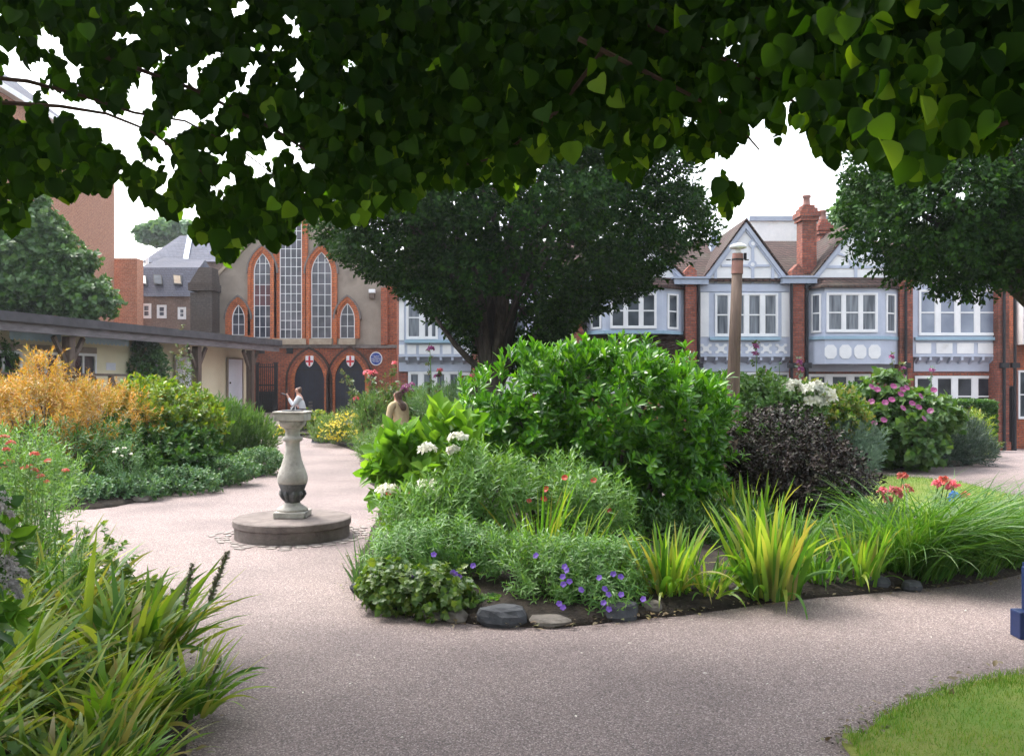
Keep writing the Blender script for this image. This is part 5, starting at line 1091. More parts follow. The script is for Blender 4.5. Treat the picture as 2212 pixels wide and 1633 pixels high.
# ------------------------------------------------------------------ planting beyond: bed with yellow flowers, roses, lavatera, hedge
shrub('marguerite', 'fresh green mound of small leaves just right of the sundial top', 'plant', [E(690,920,26,38,26,.5), E(660,905,27,22,14,.4)], 260, 8, .09, T_OVAL, 'lush_leaf', (.5, 1.2), .12, 0, 20, stem=(3, .3))
t = shrub('yellow_border_plant', 'drift of bright yellow flowers over light green stems beyond the sundial', 'plant', [E(765,930,22.5,60,35,.8), E(720,938,22.5,50,24,.8), E(800,945,21.5,40,38,.8)], 900, 9, .08, T_LANCE, 'low_leaf', (.3, .9), .2, 0, 21, updir=1.5, stem=(3, .3))
rng = np.random.default_rng(31); P, A = ell_pts(rng, [E(765,914,22.3,55,24,.6), E(790,900,22,40,16,.6), E(735,930,22,50,22,.6), E(800,935,21.3,36,26,.6)], 560, .5, updir=.9); b = NP(); b.add(*sprigs(rng, P, A, 5, .045, T_OVAL, (.8, 1.4), .02)); b.build('flowers', M['yellow_petal'], t, kind='stuff')
t = shrub('yellow_edging_plant', 'low yellow flowered plant left of the sundial neck at the tip of the far bed', 'plant', [E(590,945,24.8,26,14,.4), E(625,945,25,22,14,.4)], 220, 8, .07, T_LANCE, 'low_leaf', (.3, .9), .12, 0, 22, updir=1.2, stem=(2, .3))
P, A = ell_pts(rng, [E(586,940,24.6,20,10,.3), E(610,930,24.8,14,10,.3)], 60, .5, updir=.9); b = NP(); b.add(*sprigs(rng, P, A, 5, .06, T_OVAL, (.8, 1.4), .02)); b.build('flowers', M['yellow_petal'], t, kind='stuff')
shrub('border_plant', 'fine feathery green mound left of the person in the tan jacket', 'plant', [E(800,905,20,32,40,.5), E(830,890,21,40,40,.5), E(905,900,21,45,42,.6), E(880,900,22,30,30,.5)], 900, 10, .09, T_THIN, 'bed_leaf', (.3, .9), .2, 0, 23, updir=1.4, stem=(5, .4))
shrub('border_plant', 'green edging plants tumbling to the path left of the hydrangea', 'plant', [E(820,980,15.5,40,26,.45), E(850,965,14,50,36,.45), E(900,975,14,45,40,.4), E(800,965,18,34,24,.5)], 900, 10, .06, T_LANCE, 'bed_leaf', (.4, 1.1), .14, 0, 24, updir=1.1, stem=(5, .4))
shrub('border_plant', 'soft grey green foliage below the white ground floor windows of the left cottage', 'plant', [E(950,880,20,60,34,.6), E(1010,870,19,50,34,.6), E(920,870,22,40,26,.6)], 900, 10, .085, T_THIN, 'bluegreen_leaf', (.3, .9), .2, 0, 25, updir=1.4, stem=(5, .4))
def rose(label, spots, fl, Y, seed, fm='mauve_petal'):
    r_ = random.Random(seed); rng = np.random.default_rng(seed); x, y = X(max(s[0] for s in spots)-12, Y), Y; t = thing('rose_bush', label, 'shrub', (x, y, gz(x, y))); m = MB(); b = NP()
    for (px, py) in spots:
        p = at(px, py, Y+r_.uniform(-.4, .4)); base = Vector((x+(p.x-x)*.5, Y, gz(x, Y))); pts = [base.lerp(p, q)+Vector((0, 0, .15*math.sin(q*3.14))) for q in (0, .35, .7, 1)]
        m.tube(pts, [.014, .011, .008, .004], 5); nn = 26; q = rng.uniform(.15, 1, nn); Pp = np.array([tuple(base.lerp(p, float(a))+Vector((0, 0, .15*math.sin(float(a)*3.14)))) for a in q])+rng.normal(0, .05, (nn, 3)); b.add(*sprigs(rng, Pp, nrm(rng.normal(size=(nn, 3))+np.array([0, 0, .6])), 6, .075, T_OVAL, (.5, 1.3), .08))
    m.build('stem', M['twig'], t); b.build('foliage', M['rose_leaf'], t)
    for i, (px, py, R) in enumerate(fl): cluster(t, at(px, py, Y-.3), R, 14, .05, fm, seed=i, flat=.9)
rose('wild rose with long arching stems and pink blooms before the arched hall doors', [(740,800),(755,830),(775,850),(790,870),(760,870),(800,840),(820,850),(830,820),(850,840),(865,860),(845,790),(800,812)], [(795,808,.1),(806,806,.09),(852,786,.05),(770,862,.05),(815,870,.05)], 20.5, 3, 'pink_petal')
rose('dark red rose bush beneath the left cottage windows', [(870,835),(885,845),(900,860),(875,865),(910,850),(860,850)], [(878,838,.1),(884,845,.1),(872,842,.08),(890,832,.06),(865,850,.06)], 21.5, 4, 'mauve_petal')
rose('pink rose bush with pale seed pods just left of the dark tree trunk', [(1015,830),(1030,820),(1040,840),(1045,860),(1020,850)], [(1022,816,.08),(1032,818,.07),(950,802,.06)], 19.0, 5, 'pink_petal')
def hollyhock(label, px, top, bot, Y, cols, seed, seedy=False):
    r_ = random.Random(seed); t = thing('hollyhock', label, 'flower', (X(px, Y), Y, gz(X(px, Y), Y)), 'hollyhock spires before the cottages'); x = X(px, Y); z1 = Z(top, Y); m = MB(); m.tube([(x+.08, Y, gz(x, Y)), (x+.04, Y, z1*.6), (x, Y, z1)], [.014, .011, .005], 6); m.build('stem', M['feather_leaf'], t)
    rng = np.random.default_rng(seed); n = 26; zz = rng.uniform(.3, z1, n); P = np.stack([x+rng.normal(0, .03, n), Y+rng.normal(0, .03, n), zz], 1); b = NP(); b.add(*sprigs(rng, P, nrm(rng.normal(size=(n, 3))), 5, .06 if not seedy else .045, T_OVAL, (.4, 1.3), .03)); b.build('buds', M['rose_leaf' if not seedy else 'silver_leaf'], t)
    for i in range(cols): cluster(t, (x+r_.uniform(-.04, .04), Y-.05, z1-.12-.16*i*r_.uniform(.8, 1.2)), .05, 9, .05, 'mauve_petal', seed=i+seed, flat=.9, name='bloom')
for i, (px, top, Y, c, sd, lb) in enumerate(((928,740,16,1,False,'hollyhock crossing the left cottage with one dark pink bloom near its tip'), (948,800,17,1,False,'short hollyhock before the left cottage windows'), (965,815,17,0,True,'pale seeding hollyhock spire left of the red door'), (990,800,17,0,True,'pale seeding hollyhock spire at the red door'),
    (1632,735,16.5,2,False,'hollyhock with a crimson bloom right of the wooden lamp post'), (1650,790,16.6,2,False,'hollyhock with dark pink blooms beneath the quatrefoil panels'), (1683,785,16.8,0,True,'yellowish seeding hollyhock left of the brick pier'), (1727,770,17.5,2,True,'tall seeding hollyhock spire against the brick pier under the chimney'),
    (1926,760,19.5,1,False,'hollyhock against the octagon panels with one dark bud'), (1950,785,19.6,3,False,'hollyhock beside the black downpipe'), (2010,790,20,1,True,'thin pale hollyhock before the dark windows of the rightmost cottage'))): hollyhock(lb, px, top, 0, Y, c, i, sd)
shrub('garden_shrub', 'mass of mixed light green foliage between lamp post and white roses', 'shrub', [E(1640,870,15,75,45,.9), E(1560,860,15.5,60,40,.8), E(1700,890,15,60,50,.8), E(1620,920,14.6,90,50,.8)], 1500, 9, .085, T_OVAL, 'bed_leaf', (.4, 1.2), .14, 0, 30, rough=.3, stem=(8, .8))
t = shrub('white_rose_bush', 'green bush carrying a cluster of large white roses', 'shrub', [E(1740,880,15.6,65,45,.7), E(1800,905,15.8,60,60,.7)], 900, 9, .08, T_OVAL, 'lush_leaf', (.4, 1.2), .12, 0, 31, stem=(6, .7))
for i, (px, py, R) in enumerate(((1712,832,.10),(1700,840,.07),(1742,846,.12),(1756,840,.10),(1782,850,.12),(1766,866,.08),(1750,868,.07),(1796,860,.06),(1768,832,.04),(1778,873,.05))): cluster(t, at(px, py, 14.2), R*1.15, 26, .07, 'white_petal', seed=i, flat=.7)
shrub('garden_shrub', 'dense green shrub with a reddish tinge beneath the bay window cottage', 'shrub', [E(1850,890,17.5,70,45,.9), E(1800,930,17,80,50,.9), E(1880,930,17.3,70,60,.9)], 1500, 9, .085, T_OVAL, 'deep_leaf', (.4, 1.2), .14, 0, 32, rough=.25, stem=(6, .9))
t = shrub('tree_mallow', 'tall mallow bush with large lobed leaves and purple flowers near the rear path', 'shrub', [E(1935,910,16.8,66,54,.8), E(1990,905,17,62,46,.8), E(1900,930,16.6,50,50,.6), E(1950,960,16.5,80,42,.7), E(1890,960,16.6,40,36,.5), E(1910,850,16.9,35,40,.5)], 1000, 7, .13, T_LOBE, 'bed_leaf', (.5, 1.3), .12, .25, 33, rmin=.6, rough=.25, stem=(9, 1.0))
rg = np.random.default_rng(17)
for (px, py) in ((1882,836),(1895,842),(1883,868),(1926,864),(1912,870),(1950,842),(1958,838),(1988,856),(2017,843),(1970,872),(1984,880),(1950,882),(1888,915),(1909,908),(1995,905),(2010,888),(1945,852),(1930,835)): flower(t, at(px, py, 15.7), .06, 'mauve_petal', 6, rng=rg)
shrub('silver_shrub', 'silvery blue green feathery shrub behind the purple shrub', 'shrub', [E(1860,960,15.6,36,36,.4), E(1820,945,15.4,34,28,.4), E(1850,995,15.2,40,26,.4)], 900, 10, .075, T_THIN, 'silver_leaf', (.2, .8), .16, 0, 34, updir=.8, stem=(5, .5))
shrub('lavender', 'wide grey blue lavender mound beside the rear path', 'shrub', [E(2055,950,17.8,60,44,.7), E(2095,980,17.6,40,26,.6), E(2030,975,17.5,60,32,.6)], 1700, 10, .08, T_THIN, 'lavender_leaf', (.2, .8), .18, 0, 35, updir=.9, stem=(5, .5))
shrub('euphorbia', 'yellow green topped plant between mallow and clipped hedge', 'plant', [E(2075,915,19,50,20,.6), E(2110,960,19.5,30,30,.5)], 350, 9, .09, T_LANCE, 'lime_leaf', (.5, 1.2), .15, 0, 36, stem=(4, .5))
# clipped hedge
rng = np.random.default_rng(44); x0, x1, y0, y1 = X(1998, 21.5), X(2143, 21.5), 21.3, 22.3; z0, z1 = gz(11, 22), Z(868, 21.5); n = 9000; P = rng.uniform((x0, y0, z0+.02), (x1, y1, z1), (n, 3)); fc = rng.integers(0, 4, n)
A = rng.normal(0, .5, (n, 3)); 
for k, (ax, v, dd_) in enumerate(((1, y0, -1), (2, z1, 1), (0, x0, -1), (0, x1, 1))):
    s = fc == k; P[s, ax] = v-dd_*np.abs(rng.normal(0, .05, s.sum())); A[s, ax] += dd_*1.2
t = thing('clipped_hedge', 'square clipped dark green hedge under the rightmost cottage windows', 'hedge', ((x0+x1)/2, 21.8, gz(11, 22))); b = NP(); b.add(*sprigs(rng, P, A, 4, .055, T_OVAL, (.4, 1.2), .04)); b.build('foliage', M['deep_leaf'], t)
m = MB(); r_ = random.Random(3)
for k in range(40): xx = r_.uniform(x0+.1, x1-.1); m.tube([(xx, 21.8+r_.uniform(-.3, .3), gz(xx, 22)), (xx+r_.uniform(-.3, .3), 21.8+r_.uniform(-.4, .4), z1-.1)], [.02, .008], 5)
m.build('stem', M['twig'], t)

# ------------------------------------------------------------------ left bed
shrub('heavenly_bamboo', 'broad shrub with orange young foliage over green in the left bed', 'shrub', [E(90,925,13.2,130,85,.8), E(230,925,13.5,100,75,.8), E(0,910,13.4,90,70,.7), E(60,880,13.6,70,55,.6)], 2100, 13, .062, T_LANCE, 'orange_leaf', (.4, 1.2), .2, .1, 40, rmin=.6, rough=.25, updir=.9, stem=(14, .8))
shrub('heavenly_bamboo', 'tallest orange plume of foliage rising in front of the thick oak post', 'shrub', [E(95,815,13.6,28,42,.3), E(150,848,13.7,50,26,.4), E(200,868,13.6,60,24,.4)], 280, 13, .065, T_LANCE, 'orange_leaf', (.3, 1.0), .2, .1, 41, rough=.35, updir=1.0, stem=(8, .5))
shrub('heavenly_bamboo', 'dark green underfoliage of the orange shrub, low in the left bed', 'shrub', [E(130,985,12.6,110,60,.5), E(240,990,12.9,90,60,.5), E(60,1000,12.4,80,50,.5)], 1000, 12, .065, T_LANCE, 'deep_leaf', (.4, 1.2), .18, .1, 42, rough=.25, stem=(8, .6))
shrub('golden_shrub', 'lime green shrub with yellowing shoots in the middle of the left bed', 'shrub', [E(350,920,14.5,95,70,.8), E(320,878,14.8,55,42,.6), E(410,915,14.8,60,52,.6)], 1500, 12, .075, T_OVAL, 'lime_leaf', (.4, 1.2), .16, .05, 43, rmin=.6, rough=.28, updir=.8, stem=(12, .8))
shrub('leafy_shrub', 'deep green leafy shrub at the foot of the lime green one', 'shrub', [E(350,985,13.8,100,50,.6), E(270,960,13.6,60,50,.5), E(410,980,14.2,60,45,.5)], 1000, 11, .08, T_OVAL, 'deep_leaf', (.4, 1.2), .15, .1, 44, rough=.25, stem=(8, .6))
shrub('fennel', 'soft feathery green fennel at the right end of the left bed', 'plant', [E(490,945,17.5,55,50,.7), E(440,925,17.2,40,45,.6), E(540,960,17.8,45,45,.6)], 1300, 12, .11, T_THIN, 'bed_leaf', (.2, .7), .28, 0, 45, updir=1.8, stem=(10, .4))
shrub('catmint', 'low silvery green edging plant along the front of the left bed', 'plant', [E(380,1045,13,90,26,.4), E(480,1020,14,70,24,.4), E(560,1000,15.6,50,24,.4), E(270,1060,12.3,80,26,.4), E(180,1070,11.9,60,30,.4)], 1900, 9, .045, T_OVAL, 'bluegreen_leaf', (.4, 1.2), .10, 0, 46, updir=.9, stem=(6, .3))
t = shrub('pale_flowered_plant', 'upright grey green plant with tiny white flowers in front of the leafy shrub', 'plant', [E(268,1010,12.4,28,45,.25)], 160, 9, .05, T_LANCE, 'bluegreen_leaf', (.3, 1), .14, 0, 47, updir=1.3, stem=(4, .3))
for (px, py) in ((254,970),(268,968),(247,976),(283,981),(262,985)): cluster(t, at(px, py, 12.1), .02, 5, .02, 'white_petal', seed=px)
t = shrub('red_valerian', 'grey green valerian with rounded coral red flower heads at the left edge', 'plant', [E(40,1010,8.8,80,60,.4), E(110,1050,8.9,60,45,.3), E(0,1080,8.5,60,60,.35), E(80,1120,8.3,70,45,.3)], 620, 9, .06, T_LANCE, 'feather_leaf', (.4, 1.1), .2, 0, 48, updir=1.3, rough=.3, stem=(12, .35))
for i, (px, py, R) in enumerate(((10,945,.04),(22,958,.045),(14,972,.035),(75,982,.045),(104,996,.03),(142,1018,.033),(20,1000,.045),(8,1010,.04),(65,1008,.03),(74,1018,.04),(88,1030,.035),(50,1012,.025),(100,1042,.03))): cluster(t, at(px, py, 8.5), R, 34, .014, 'coral_petal', seed=i, flat=.8)
# wispy self-seeded plants by the near left
def wisp(label, px, py, Y, h, n, seed, lm='feather_leaf'):
    r_ = random.Random(seed); rng = np.random.default_rng(seed); x, y = X(px, Y), Y; t = thing('wispy_plant', label, 'plant', (x, y, 0)); m = MB(); b = NP()
    for k in range(n):
        a = r_.uniform(0, 6.28); s = r_.uniform(.05, .22)*h; hh = h*r_.uniform(.6, 1); p0 = Vector((x+.05*math.cos(a), y+.05*math.sin(a), .02)); p1 = Vector((x+s*math.cos(a), y+s*math.sin(a), hh)); m.tube([p0, p0.lerp(p1, .5)+Vector((.01, 0, .02)), p1], [.005, .004, .002], 5)
        q = rng.uniform(.2, 1, 14); P = np.array([tuple(p0.lerp(p1, float(v))) for v in q]); b.add(*sprigs(rng, P, nrm(rng.normal(size=(14, 3))*.8+np.array([0, 0, .7])), 5, .045, T_LANCE, (.5, 1.2), .05))
    m.build('stem', M['feather_leaf'], t); b.build('foliage', M[lm], t)
wisp('thin wispy weeds standing against the path at far left', 90, 1150, 6.8, 1.0, 16, 61); wisp('wispy yellow green weeds with dry seed heads, left of the tall blade', 45, 1200, 6.0, 1.1, 16, 62, 'low_leaf'); wisp('single thin branching weed leaning over the path at left', 135, 1250, 5.6, .75, 7, 63)
# near left bed: broad lush blades with seed spikes
k = 0
for (x, y, r, n, L, w, lb) in ((-2.05,4.95,.22,70,.62,.042,'broad bladed clump leaning over the path below the seed spikes'), (-2.7,5.6,.2,60,.62,.04,'broad bladed clump with one very tall leaf beside the path'), (-2.35,4.1,.24,80,.6,.04,'dense broad bladed clump in the lower left of the picture'),
    (-1.75,3.95,.2,70,.45,.032,'narrow bladed tuft at the bottom edge beside the path'), (-1.6,3.35,.18,60,.4,.03,'grassy tuft cut by the bottom edge of the picture'), (-2.9,4.9,.25,70,.6,.04,'broad bladed clump behind the dense one at far left'), (-2.25,3.4,.22,70,.5,.035,'shaded blades in the bottom left corner'), (-1.5,4.3,.14,40,.36,.026,'short tuft of blades touching the path'), (-3.3,6.4,.22,60,.6,.036,'pale green blades at the far end of the near left bed'), (-2.6,3.0,.2,50,.55,.036,'dark blades at the extreme bottom left'), (-1.62,4.0,.14,60,.38,.028,'low arching tuft hiding the bed edge near the bottom of the picture'), (-1.45,3.35,.14,60,.36,.026,'short dense tuft at the very bottom, nearest the path'), (-1.95,4.9,.14,50,.34,.024,'short tuft at the path edge under the seed spikes'), (-2.3,5.6,.16,50,.34,.026,'low tuft on the bed edge beside the tall upright blade')):
    rng = np.random.default_rng(300+k); x -= .06; n = int(n*1.25); w *= 1.6; t = thing('broad_grass', lb, 'plant', (x, y, 0), 'broad bladed clumps in the near left bed'); b = NP(); b.add(*clump(rng, x, y, r, n, L, w, (.1, .8), (.3, 1.6), 8)); b.add(*clump(rng, x, y, r, n//2, L*1.1, w*.6, (.3, .9), (.2, .9), 7, az=(.35, .7))); b.build('leaves', M['lush_leaf'], t); k += 1
rng = np.random.default_rng(77)
for i, (px, py, L, w, az, th, kp, lb) in enumerate(((190,1290,.62,.06,.2,.02,.15,'single very tall upright blade with a yellowing tip'), (330,1350,.5,.045,.1,.8,.3,'long blade reaching out over the path'), (400,1420,.4,.04,0,.9,.5,'blade arching low over the path edge'))):
    x, y = X(px, 5.0), 5.0; b = NP(); b.add(*blades(rng, np.array([[x, y, .12]]*3)+rng.normal(0, .02, (3, 3)), np.full(3, az)+rng.normal(0, .15, 3), np.full(3, th), np.full(3, kp), L*np.array([1, .85, .7]), w, 9)); b.build('tall_blade', M['lush_leaf'], label=lb, cat='leaf')
def spike(label, px0, py0, px1, py1, Y, r, seed):
    rng = np.random.default_rng(seed); a, c = at(px0, py0, Y), at(px1, py1, Y); t = thing('seed_spike', label, 'seed head', (a.x-.1, a.y, 0), 'dark seed spikes of bear\'s breeches'); m = MB(); base = Vector((a.x-.25, Y-.05, .02)); m.tube([base, base.lerp(a, .6)+Vector((.02, 0, 0)), a, c], [.007, .006, .005, .003], 6); m.build('stem', M['feather_leaf'], t)
    n = 36; q = np.linspace(0, 1, n); P = np.array([tuple(a.lerp(c, float(v))) for v in q]); ax = np.tile(np.array((c-a).normalized()), (n, 1)); b = NP(); b.add(*sprigs(rng, P, ax, 5, r*.8, T_OVAL, (.6, 1.2), .005)); b.build('bracts', M['dark_seed'], t)
spike('darker tall seed spike leaning right in front of the path', 452, 1300, 490, 1198, 4.9, .034, 1); spike('shorter seed spike left of the tallest one', 398, 1318, 415, 1222, 4.9, .028, 2); spike('low seed spike by the path edge near the bottom', 440, 1500, 476, 1425, 4.2, .02, 3)
# pale panicles and leaves at the left edge, very near
t = shrub('butterfly_bush', 'close dark leafed bush with drooping greyish white flower plumes at the left edge', 'shrub', [E(-125,1190,3.4,75,120,.25), E(-150,1380,3.3,90,120,.3)], 80, 8, .10, T_OVAL, 'deep_leaf', (.4, 1.2), .12, .2, 70, rough=.2, stem=(6, .5))
for i, (a, c, w) in enumerate((((-20,1075),(28,1115),.022), ((-30,1125),(20,1150),.016), ((-10,1170),(40,1275),.028), ((0,1200),(62,1245),.024), ((10,1250),(48,1290),.02))):
    rng = np.random.default_rng(i+90); A_, C_ = at(*a, 3.3), at(*c, 3.25); n = 130; q = rng.uniform(0, 1, n); P = np.array([tuple(A_.lerp(C_, float(v))) for v in q])+rng.normal(0, 1, (n, 3))*w*(1.1-q)[:, None]*.8; b = NP(); b.add(*sprigs(rng, P, nrm(rng.normal(size=(n, 3))), 4, .010, T_OVAL, (.8, 1.4), 0)); b.build('flower_plume', M['buddleja_petal'], t)
b = NP(); rng = np.random.default_rng(6); P = np.array([at(px, py, 3.3) for px, py in ((-10,1110),(0,1150),(-15,1190),(5,1320),(-5,1300),(20,1330))]); b.add(*sprigs(rng, P, np.tile([1, -.2, -.1], (6, 1)), 4, .085, T_OVAL, (.2, .8), .03)); b.build('near_leaves', M['hydrangea_leaf'], t)
shrub('ground_plants', 'low yellow green leafy plants between the blades of the near left bed', 'plant', [((-2.6,5.6,.18), (.5,.5,.22)), ((-2.2,4.6,.12), (.45,.5,.16)), ((-2.0,3.7,.1), (.45,.5,.16)), ((-3.3,6.6,.2), (.5,.5,.3))], 260, 7, .05, T_LOBE, 'low_leaf', (.6, 1.3), .08, 0, 71, rmin=.2, stem=(0, 0))
# climbing shrub on the cream wall, shrubs under it
u = u_at(298, VW); c = sp(u, VW-.3, 1.9)
shrub('wall_climber', 'dark green climbing shrub trained up the cream wall right of the second awning', 'climber', [((c.x, c.y, 1.9), (.55, .5, .75)), ((c.x-.05, c.y, 2.4), (.4, .4, .35)), ((c.x, c.y, 1.1), (.45, .45, .9))], 800, 9, .09, T_OVAL, 'deep_leaf', (.4, 1.2), .12, .2, 72, rmin=.6, stem=(6, .7))
c = at(392, 820, 22.5); shrub('wall_climber', 'thin see through climber hanging before the narrow white door', 'climber', [(tuple(c), (.22, .2, 1.0))], 90, 6, .07, T_OVAL, 'rose_leaf', (.4, 1.2), .12, .2, 73, rmin=.1, rough=.4, stem=(4, .4))
c = at(2, 790, 21.0); shrub('wall_climber', 'dark climber at the extreme left against the cream building', 'climber', [(tuple(c), (.25, .3, .7))], 220, 8, .09, T_OVAL, 'deep_leaf', (.4, 1.2), .12, .2, 74, stem=(3, .5))

# ------------------------------------------------------------------ trees
def limb(m, a, c, r0, r1, bend, n=5, sides=8):
    a, c = Vector(a), Vector(c); m.tube([a.lerp(c, i/n)+Vector(bend)*math.sin(math.pi*i/n) for i in range(n+1)], [r0+(r1-r0)*(i/n) for i in range(n+1)], sides)
# vase-shaped hornbeam in the middle
TY = 18.0; tx = X(1066, TY)
t = thing('hornbeam_tree', 'dark vase shaped tree with fanning upright branches in the centre', 'tree', (tx, TY, 0))
m = MB(); m.tube([(tx, TY, -.05), (tx+.02, TY, .3), (tx+.0, TY, 1.0), (tx-.02, TY, 1.9)], [.29, .23, .2, .23], 14); r_ = random.Random(2)
for k in range(17):
    a = 6.283*k/17+r_.uniform(-.2, .2); s = r_.uniform(.35, 1); zz = r_.uniform(5, 8)-1.5*s; ex = tx+3.0*s*math.cos(a); ey = TY+2.6*s*math.sin(a)
    b0 = (tx+.08*math.cos(a)-.02, TY+.08*math.sin(a), 1.6+r_.uniform(-.2, .3)); limb(m, b0, (ex, ey, zz), .10*(1.2-.4*s), .02, (-.35*math.cos(a), -.3*math.sin(a), .25))
    for j in range(3):
        q = r_.uniform(.35, .8); p = Vector(b0).lerp(Vector((ex, ey, zz)), q); limb(m, p, p+Vector((r_.uniform(-1, 1), r_.uniform(-1, 1), r_.uniform(.5, 1.6))), .03, .008, (0, 0, .1), 3, 5)
limb(m, (tx, TY, 1.7), (X(930, TY), TY-.3, Z(665, TY)), .09, .03, (0, 0, -.2)); limb(m, (tx, TY, 1.8), (X(1330, TY), TY, Z(560, TY)), .09, .03, (0, 0, -.3))
m.build('trunk', M['bark'], t, smooth=True)
prof = [(830,4,6),(795,12,40),(775,30,75),(755,62,105),(725,90,140),(690,150,185),(650,215,260),(610,262,325),(570,325,370),(520,375,415),(460,395,425),(400,385,420),(330,365,405),(260,340,385),(190,300,340),(120,240,270),(60,150,160)]
rng = np.random.default_rng(9); n = 25000; py = rng.uniform(60, 822, n*2); lw = np.interp(py, [p[0] for p in prof[::-1]], [p[1] for p in prof[::-1]]); rw = np.interp(py, [p[0] for p in prof[::-1]], [p[2] for p in prof[::-1]])
acc = rng.uniform(0, 425, n*2) < (lw+rw)/2*(1.0); py, lw, rw = py[acc][:n], lw[acc][:n], rw[acc][:n]; n = len(py)
a = rng.uniform(0, 6.283, n); rr = .45+.55*rng.uniform(0, 1, n)**.6; sc = TY/F
nz = np.array([noise.noise(Vector((math.cos(u)*2.2, math.sin(u)*2.2, v*.013))) for u, v in zip(a, py)]); rr = rr*(1+.3*nz)
wx_ = np.where(np.cos(a) < 0, lw, rw); P = np.stack([X(1085, TY)+np.cos(a)*rr*wx_*sc, TY+np.sin(a)*rr*(lw+rw)/2*sc*.9, Z(py, TY)], 1)
keep = np.array([noise.noise(Vector((p[0]*1.5, p[1]*1.5, p[2]*2.2))) > -.2 for p in P]); pxx = P[:, 0]/P[:, 1]*F+CX; pyy = HZ-(P[:, 2]-EYE)/P[:, 1]*F; keep &= ~((pyy > 640) & (np.abs(pxx-1066+(pyy-840)*.1) < 26+(840-pyy)*.12) & (P[:, 1] < TY+.2)); P = P[keep]; A = np.stack([np.cos(a), np.sin(a)*1, np.full(n, .25)], 1)[keep]+rng.normal(0, .35, (len(P), 3))
b = NP(); b.add(*sprigs(rng, P, A, 8, .10, T_DIA, (.5, 1.3), .22, .2)); b.build('crown', M['hornbeam_leaf'], t)
# second hornbeam at right, trunk out of frame
TY2 = 13.5; tx2 = X(2330, TY2)
t = thing('hornbeam_tree', 'dark small leaved tree reaching in from the right edge over the cottages', 'tree', (tx2, TY2, 0)); m = MB(); m.tube([(tx2, TY2, -.05), (tx2, TY2, .5), (tx2-.05, TY2, 2.2)], [.3, .22, .2], 12)
for k in range(13):
    a = 6.283*k/13; s = r_.uniform(.5, 1); limb(m, (tx2, TY2, 2.0), (tx2+3.2*s*math.cos(a), TY2+2.6*s*math.sin(a), r_.uniform(3.6, 6)), .09, .02, (0, 0, .3))
m.build('trunk', M['bark'], t, smooth=True)
ells = [E(2010,470,13.0,170,110,1.5), E(2090,380,13.4,200,130,1.8), E(2060,560,13.2,120,60,1.0), E(2180,520,13.5,150,90,1.5), E(2350,450,13.6,260,190,2.0), E(1920,420,13.2,90,60,.8), E(2110,615,13.1,45,28,.4), E(2280,250,13.8,260,160,1.8), E(1985,350,13.3,140,80,1.2)]
rng = np.random.default_rng(12); P, A = ell_pts(rng, ells, 10500, .5, .2, .1, jit=.5); keep = np.array([noise.noise(Vector((p[0]*1.8, p[1]*1.8, p[2]*2.4))) > -.3 for p in P]); b = NP(); b.add(*sprigs(rng, P[keep], A[keep], 8, .085, T_DIA, (.5, 1.3), .2, .2)); b.build('crown', M['hornbeam_leaf'], t)
# maple behind the shelter roof
def bushtree(label, ells, n, L, lm, seed, tp, name='maple_tree'):
    rng = np.random.default_rng(seed); t = thing(name, label, 'tree', tp); m = MB(); m.tube([tp, (tp[0], tp[1], 2), (tp[0]+.1, tp[1], 4)], [.25, .2, .1], 10); r_ = random.Random(seed)
    for e in ells: limb(m, (tp[0], tp[1], 1.8), e[0], .08, .02, (0, 0, .3))
    m.build('trunk', M['bark'], t, smooth=True); P, A = ell_pts(rng, ells, n, .6, .22, .3, nf=4); b = NP(); b.add(*sprigs(rng, P, A, 7, L, T_LOBE, (.6, 1.3), .2, .15)); b.build('crown', M[lm], t)
bushtree('bushy green maple rising behind the shelter roof at far left', [E(68,445,27,24,34,.5), E(78,500,27,50,45,.9), E(60,560,27,85,55,1.2), E(150,565,26.8,55,22,.6), E(95,620,27,110,50,1.4), E(180,650,26.6,62,32,.9), E(-40,620,27,110,90,1.5), E(20,530,27,50,50,.9), E(120,525,27,36,18,.5)], 5200, .13, 'maple_leaf', 15, (X(60, 27), 27, 0))
bushtree('pale distant tree just showing above the far slate roof', [E(375,498,75,45,14,2.5), E(335,510,75,30,12,2)], 500, .45, 'bluegreen_leaf', 16, (X(370, 75), 75, 0), 'distant_tree')
bushtree('feathery tree partly seen over the cottage roofs beside the right hand tree', [E(1850,470,40,40,30,1.5), E(1890,430,40,60,40,2)], 420, .3, 'bluegreen_leaf', 17, (X(1880, 40), 40, 0), 'distant_tree')

# the near tree whose branches hang over the camera
JX, JY = 2.6, -2.6
t = thing('judas_tree', 'spreading tree overhead whose branches of large round leaves frame the top', 'tree', (JX, JY, 0)); m = MB(); m.tube([(JX, JY, -.05), (JX-.05, JY+.1, .8), (JX-.2, JY+.4, 2.2)], [.3, .24, .22], 14); r_ = random.Random(8)
LB = []
for k in range(22):
    ex, ey = r_.uniform(-4.6, 5.4), r_.uniform(1.5, 7); px = (ex/ey)*F+CX; zc = r_.uniform(2.9, 4.2)+.15*ey
    limb(m, (JX-.2, JY+.4, 2.1), (ex, ey, zc), .075, .012, (0, 0, .9), 8); LB.append((ex, ey, zc))
m.build('trunk', M['bark'], t, smooth=True)
